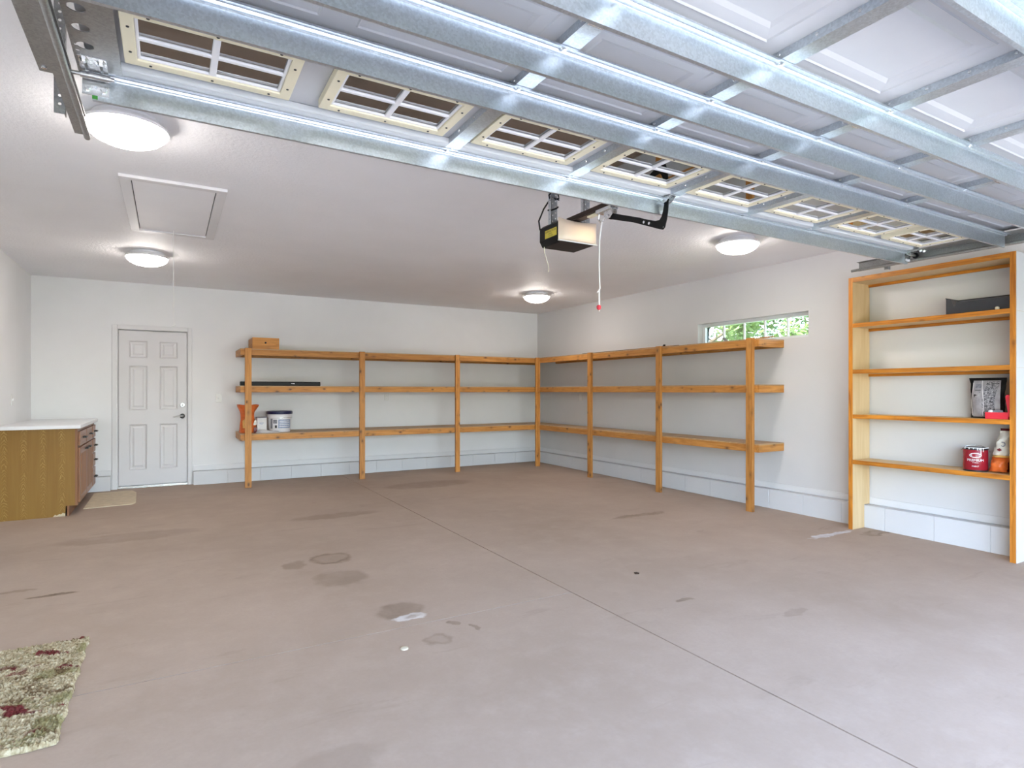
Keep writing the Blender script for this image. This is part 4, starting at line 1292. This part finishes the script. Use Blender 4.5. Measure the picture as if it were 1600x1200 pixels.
# lengths lying on the top deck of the right shelf
tag(MB().box(5.50, 5.515, 5.36, 7.35, 1.8635, 1.8765).build('trim_strip', M['blackmetal'], bevel=.002), 'long thin dark strip lying on the top deck of the right shelf', 'strip')
tag(MB().box(5.452, 5.480, 5.42, 6.05, 1.8635, 1.871).build('shim', M['edgey'], bevel=.001), 'flat brown lath lying beside the long dark strip', 'lath')
k_ = thing('tool_holder', (5.56, 5.72, 1.8632), 'small dark angled bracket lying on top deck above the middle post', 'bracket')
part(MB().prism([(5.66, 1.8635), (5.80, 1.8635), (5.80, 1.869), (5.69, 1.872), (5.665, 1.905), (5.655, 1.902)], 0, 5.545, 5.575), 'bracket_arm', M['blackmetal'], k_, bevel=.002)
part(MB().box(5.54, 5.58, 5.80, 5.86, 1.8635, 1.870), 'bracket_foot', M['blackmetal'], k_, bevel=.002)
ln2 = MB().prism([(4.12, 1.896), (4.12, 1.884), (4.80, 1.8637), (4.80, 1.875)], 0, 5.64, 5.665)
tag(ln2.build('wood_lath', M['piney'], bevel=.002), 'pale wooden lath lying in front of the strip window', 'lath')
tag(MB().prism([(4.58, 1.8636), (4.62, 1.8636), (4.665, 1.905), (4.645, 1.912)], 0, 5.47, 5.50).build('stub', M['galvdark'], bevel=.002), 'short grey metal stub sticking up before the window', 'bracket')

# ================================================================== wall plates
def wplate(name, center, axis, sgn, label, cat, kind):
    t = thing(name, center, label, cat)
    x, y, z = center
    def bx(du0, du1, d0, d1, dz0, dz1):
        if axis == 1:
            return MB().box(x + du0, x + du1, y - d1, y - d0, z + dz0, z + dz1)
        a, b = sorted((x + sgn * d0, x + sgn * d1))
        return MB().box(a, b, y + du0, y + du1, z + dz0, z + dz1)
    part(bx(-.036, .036, .0004, .006, -.058, .058), 'cover_plate', M['plate'], t, bevel=.002)
    if kind == 'switch':
        part(bx(-.006, .006, .006, .018, -.012, .012), 'toggle', M['winwhite'], t, bevel=.002)
        part(bx(-.008, .008, .006, .0068, -.016, .016), 'toggle_slot', M['trim'], t)
    else:
        for dz in (-.026, .026):
            r_ = part(bx(-.017, .017, .006, .0075, dz - .014, dz + .014), 'receptacle', M['winwhite'], t, bevel=.001)
            part(bx(-.008, -.006, .0075, .008, dz - .005, dz + .005), 'slot', M['slot'], r_)
            part(bx(.006, .008, .0075, .008, dz - .005, dz + .005), 'slot', M['slot'], r_)
    return t
wplate('light_switch', (.597, YB, 1.203), 1, -1, 'white light switch on the back wall right of the side door', 'switch', 'switch')
wplate('wall_outlet', (2.998, YB, 1.208), 1, -1, 'white outlet on the back wall between the lower two shelf decks', 'outlet', 'outlet')
wplate('wall_outlet', (XR, 7.85, 1.195), 0, -1, 'white outlet on the right wall between the lower two shelf decks', 'outlet', 'outlet')
wplate('light_switch', (XL, 8.14, 1.208), 0, 1, 'white switch plate on the left wall above the white worktop', 'switch', 'switch')

# little things lying on the floor
tag(MB().lathe([(0, .008), (.016, .0075), (.020, .005), (.021, 0), (0, 0)], (1.028, 2.862, FZ(2.862) + .0003), 16).build('bottle_cap', M['stone'], smooth=True), 'small pale round cap lying on the concrete floor', 'cap')
tag(MB().prism([(2.862, 3.20), (2.885, 3.188), (2.90, 3.20), (2.893, 3.222), (2.873, 3.226)], 2, FZ(3.2) + .0006, FZ(3.2) + .006).build('dead_leaf', M['leafdark']), 'small dark dead leaf lying on the floor right of the joint', 'leaf')

# ================================================================== trees beyond the window
def tree(x, y, h, r, n, mat, label, seed):
    rnd = random.Random(seed)
    t = thing('tree', (x, y, -.22), label, 'tree', 'trees outside the strip window')
    tk = MB().tube([(x, y, -.23), (x + .05, y, h * .25), (x - .04, y + .06, h * .5), (x + .03, y, h * .8)], [.14, .12, .08, .03], 8)
    for k in range(7):
        a = k * 2.4
        z = h * (.3 + .07 * k)
        tk.tube([(x, y, z), (x + .4 * r * cos(a), y + .4 * r * sin(a), z + .35), (x + .8 * r * cos(a), y + .8 * r * sin(a), z + .8)], [.05, .03, .01], 6)
    part(tk, 'trunk', M['bark'], t, smooth=True)
    mb = MB()
    vs, fs = [], []
    clumps = []
    for k in range(46):
        a, b, q = rnd.uniform(0, 2 * pi), rnd.uniform(-1, 1), rnd.uniform(.35, 1) ** .6
        clumps.append((Vector((x + r * q * cos(a) * math.sqrt(1 - b * b), y + r * q * sin(a) * math.sqrt(1 - b * b), h * .56 + h * .42 * q * b)), rnd.uniform(.3, .62) * r * .55))
    for k in range(n):
        c_, rr = clumps[k % len(clumps)]
        p = c_ + Vector((rnd.gauss(0, 1), rnd.gauss(0, 1), rnd.gauss(0, .8))) * rr * .55
        s_ = rnd.uniform(.045, .10)
        u = Vector((rnd.uniform(-1, 1), rnd.uniform(-1, 1), rnd.uniform(-.6, .6))).normalized()
        w_ = u.cross(Vector((rnd.uniform(-1, 1), rnd.uniform(-1, 1), rnd.uniform(-1, 1)))).normalized()
        i0 = len(vs)
        nrm = u.cross(w_) * s_ * .25
        vs += [p - u * s_, p + w_ * s_ * .42 + nrm, p + u * s_, p - w_ * s_ * .42 + nrm]
        fs += [(i0, i0 + 1, i0 + 2), (i0, i0 + 2, i0 + 3)]
    o = part(mb.add(vs, fs), 'foliage', mat, t)
    o['kind'] = 'stuff'
    return t
tree(10.6, 9.6, 5.2, 1.7, 9000, M['leaf1'], 'bright leafy tree seen through the leftmost panes of the strip window', 1)
tree(14.6, 12.0, 6.9, 2.0, 9000, M['leaf2'], 'darker leafy tree standing behind the brighter ones beyond the strip window', 2)
tree(11.8, 6.9, 5.0, 1.2, 7000, M['leaf1'], 'bright leafy tree seen through the second pane from the right', 3)
tree(18.6, 9.0, 7.6, 2.3, 7000, M['leaf2'], 'loose tall tree farthest away beyond the strip window', 4)
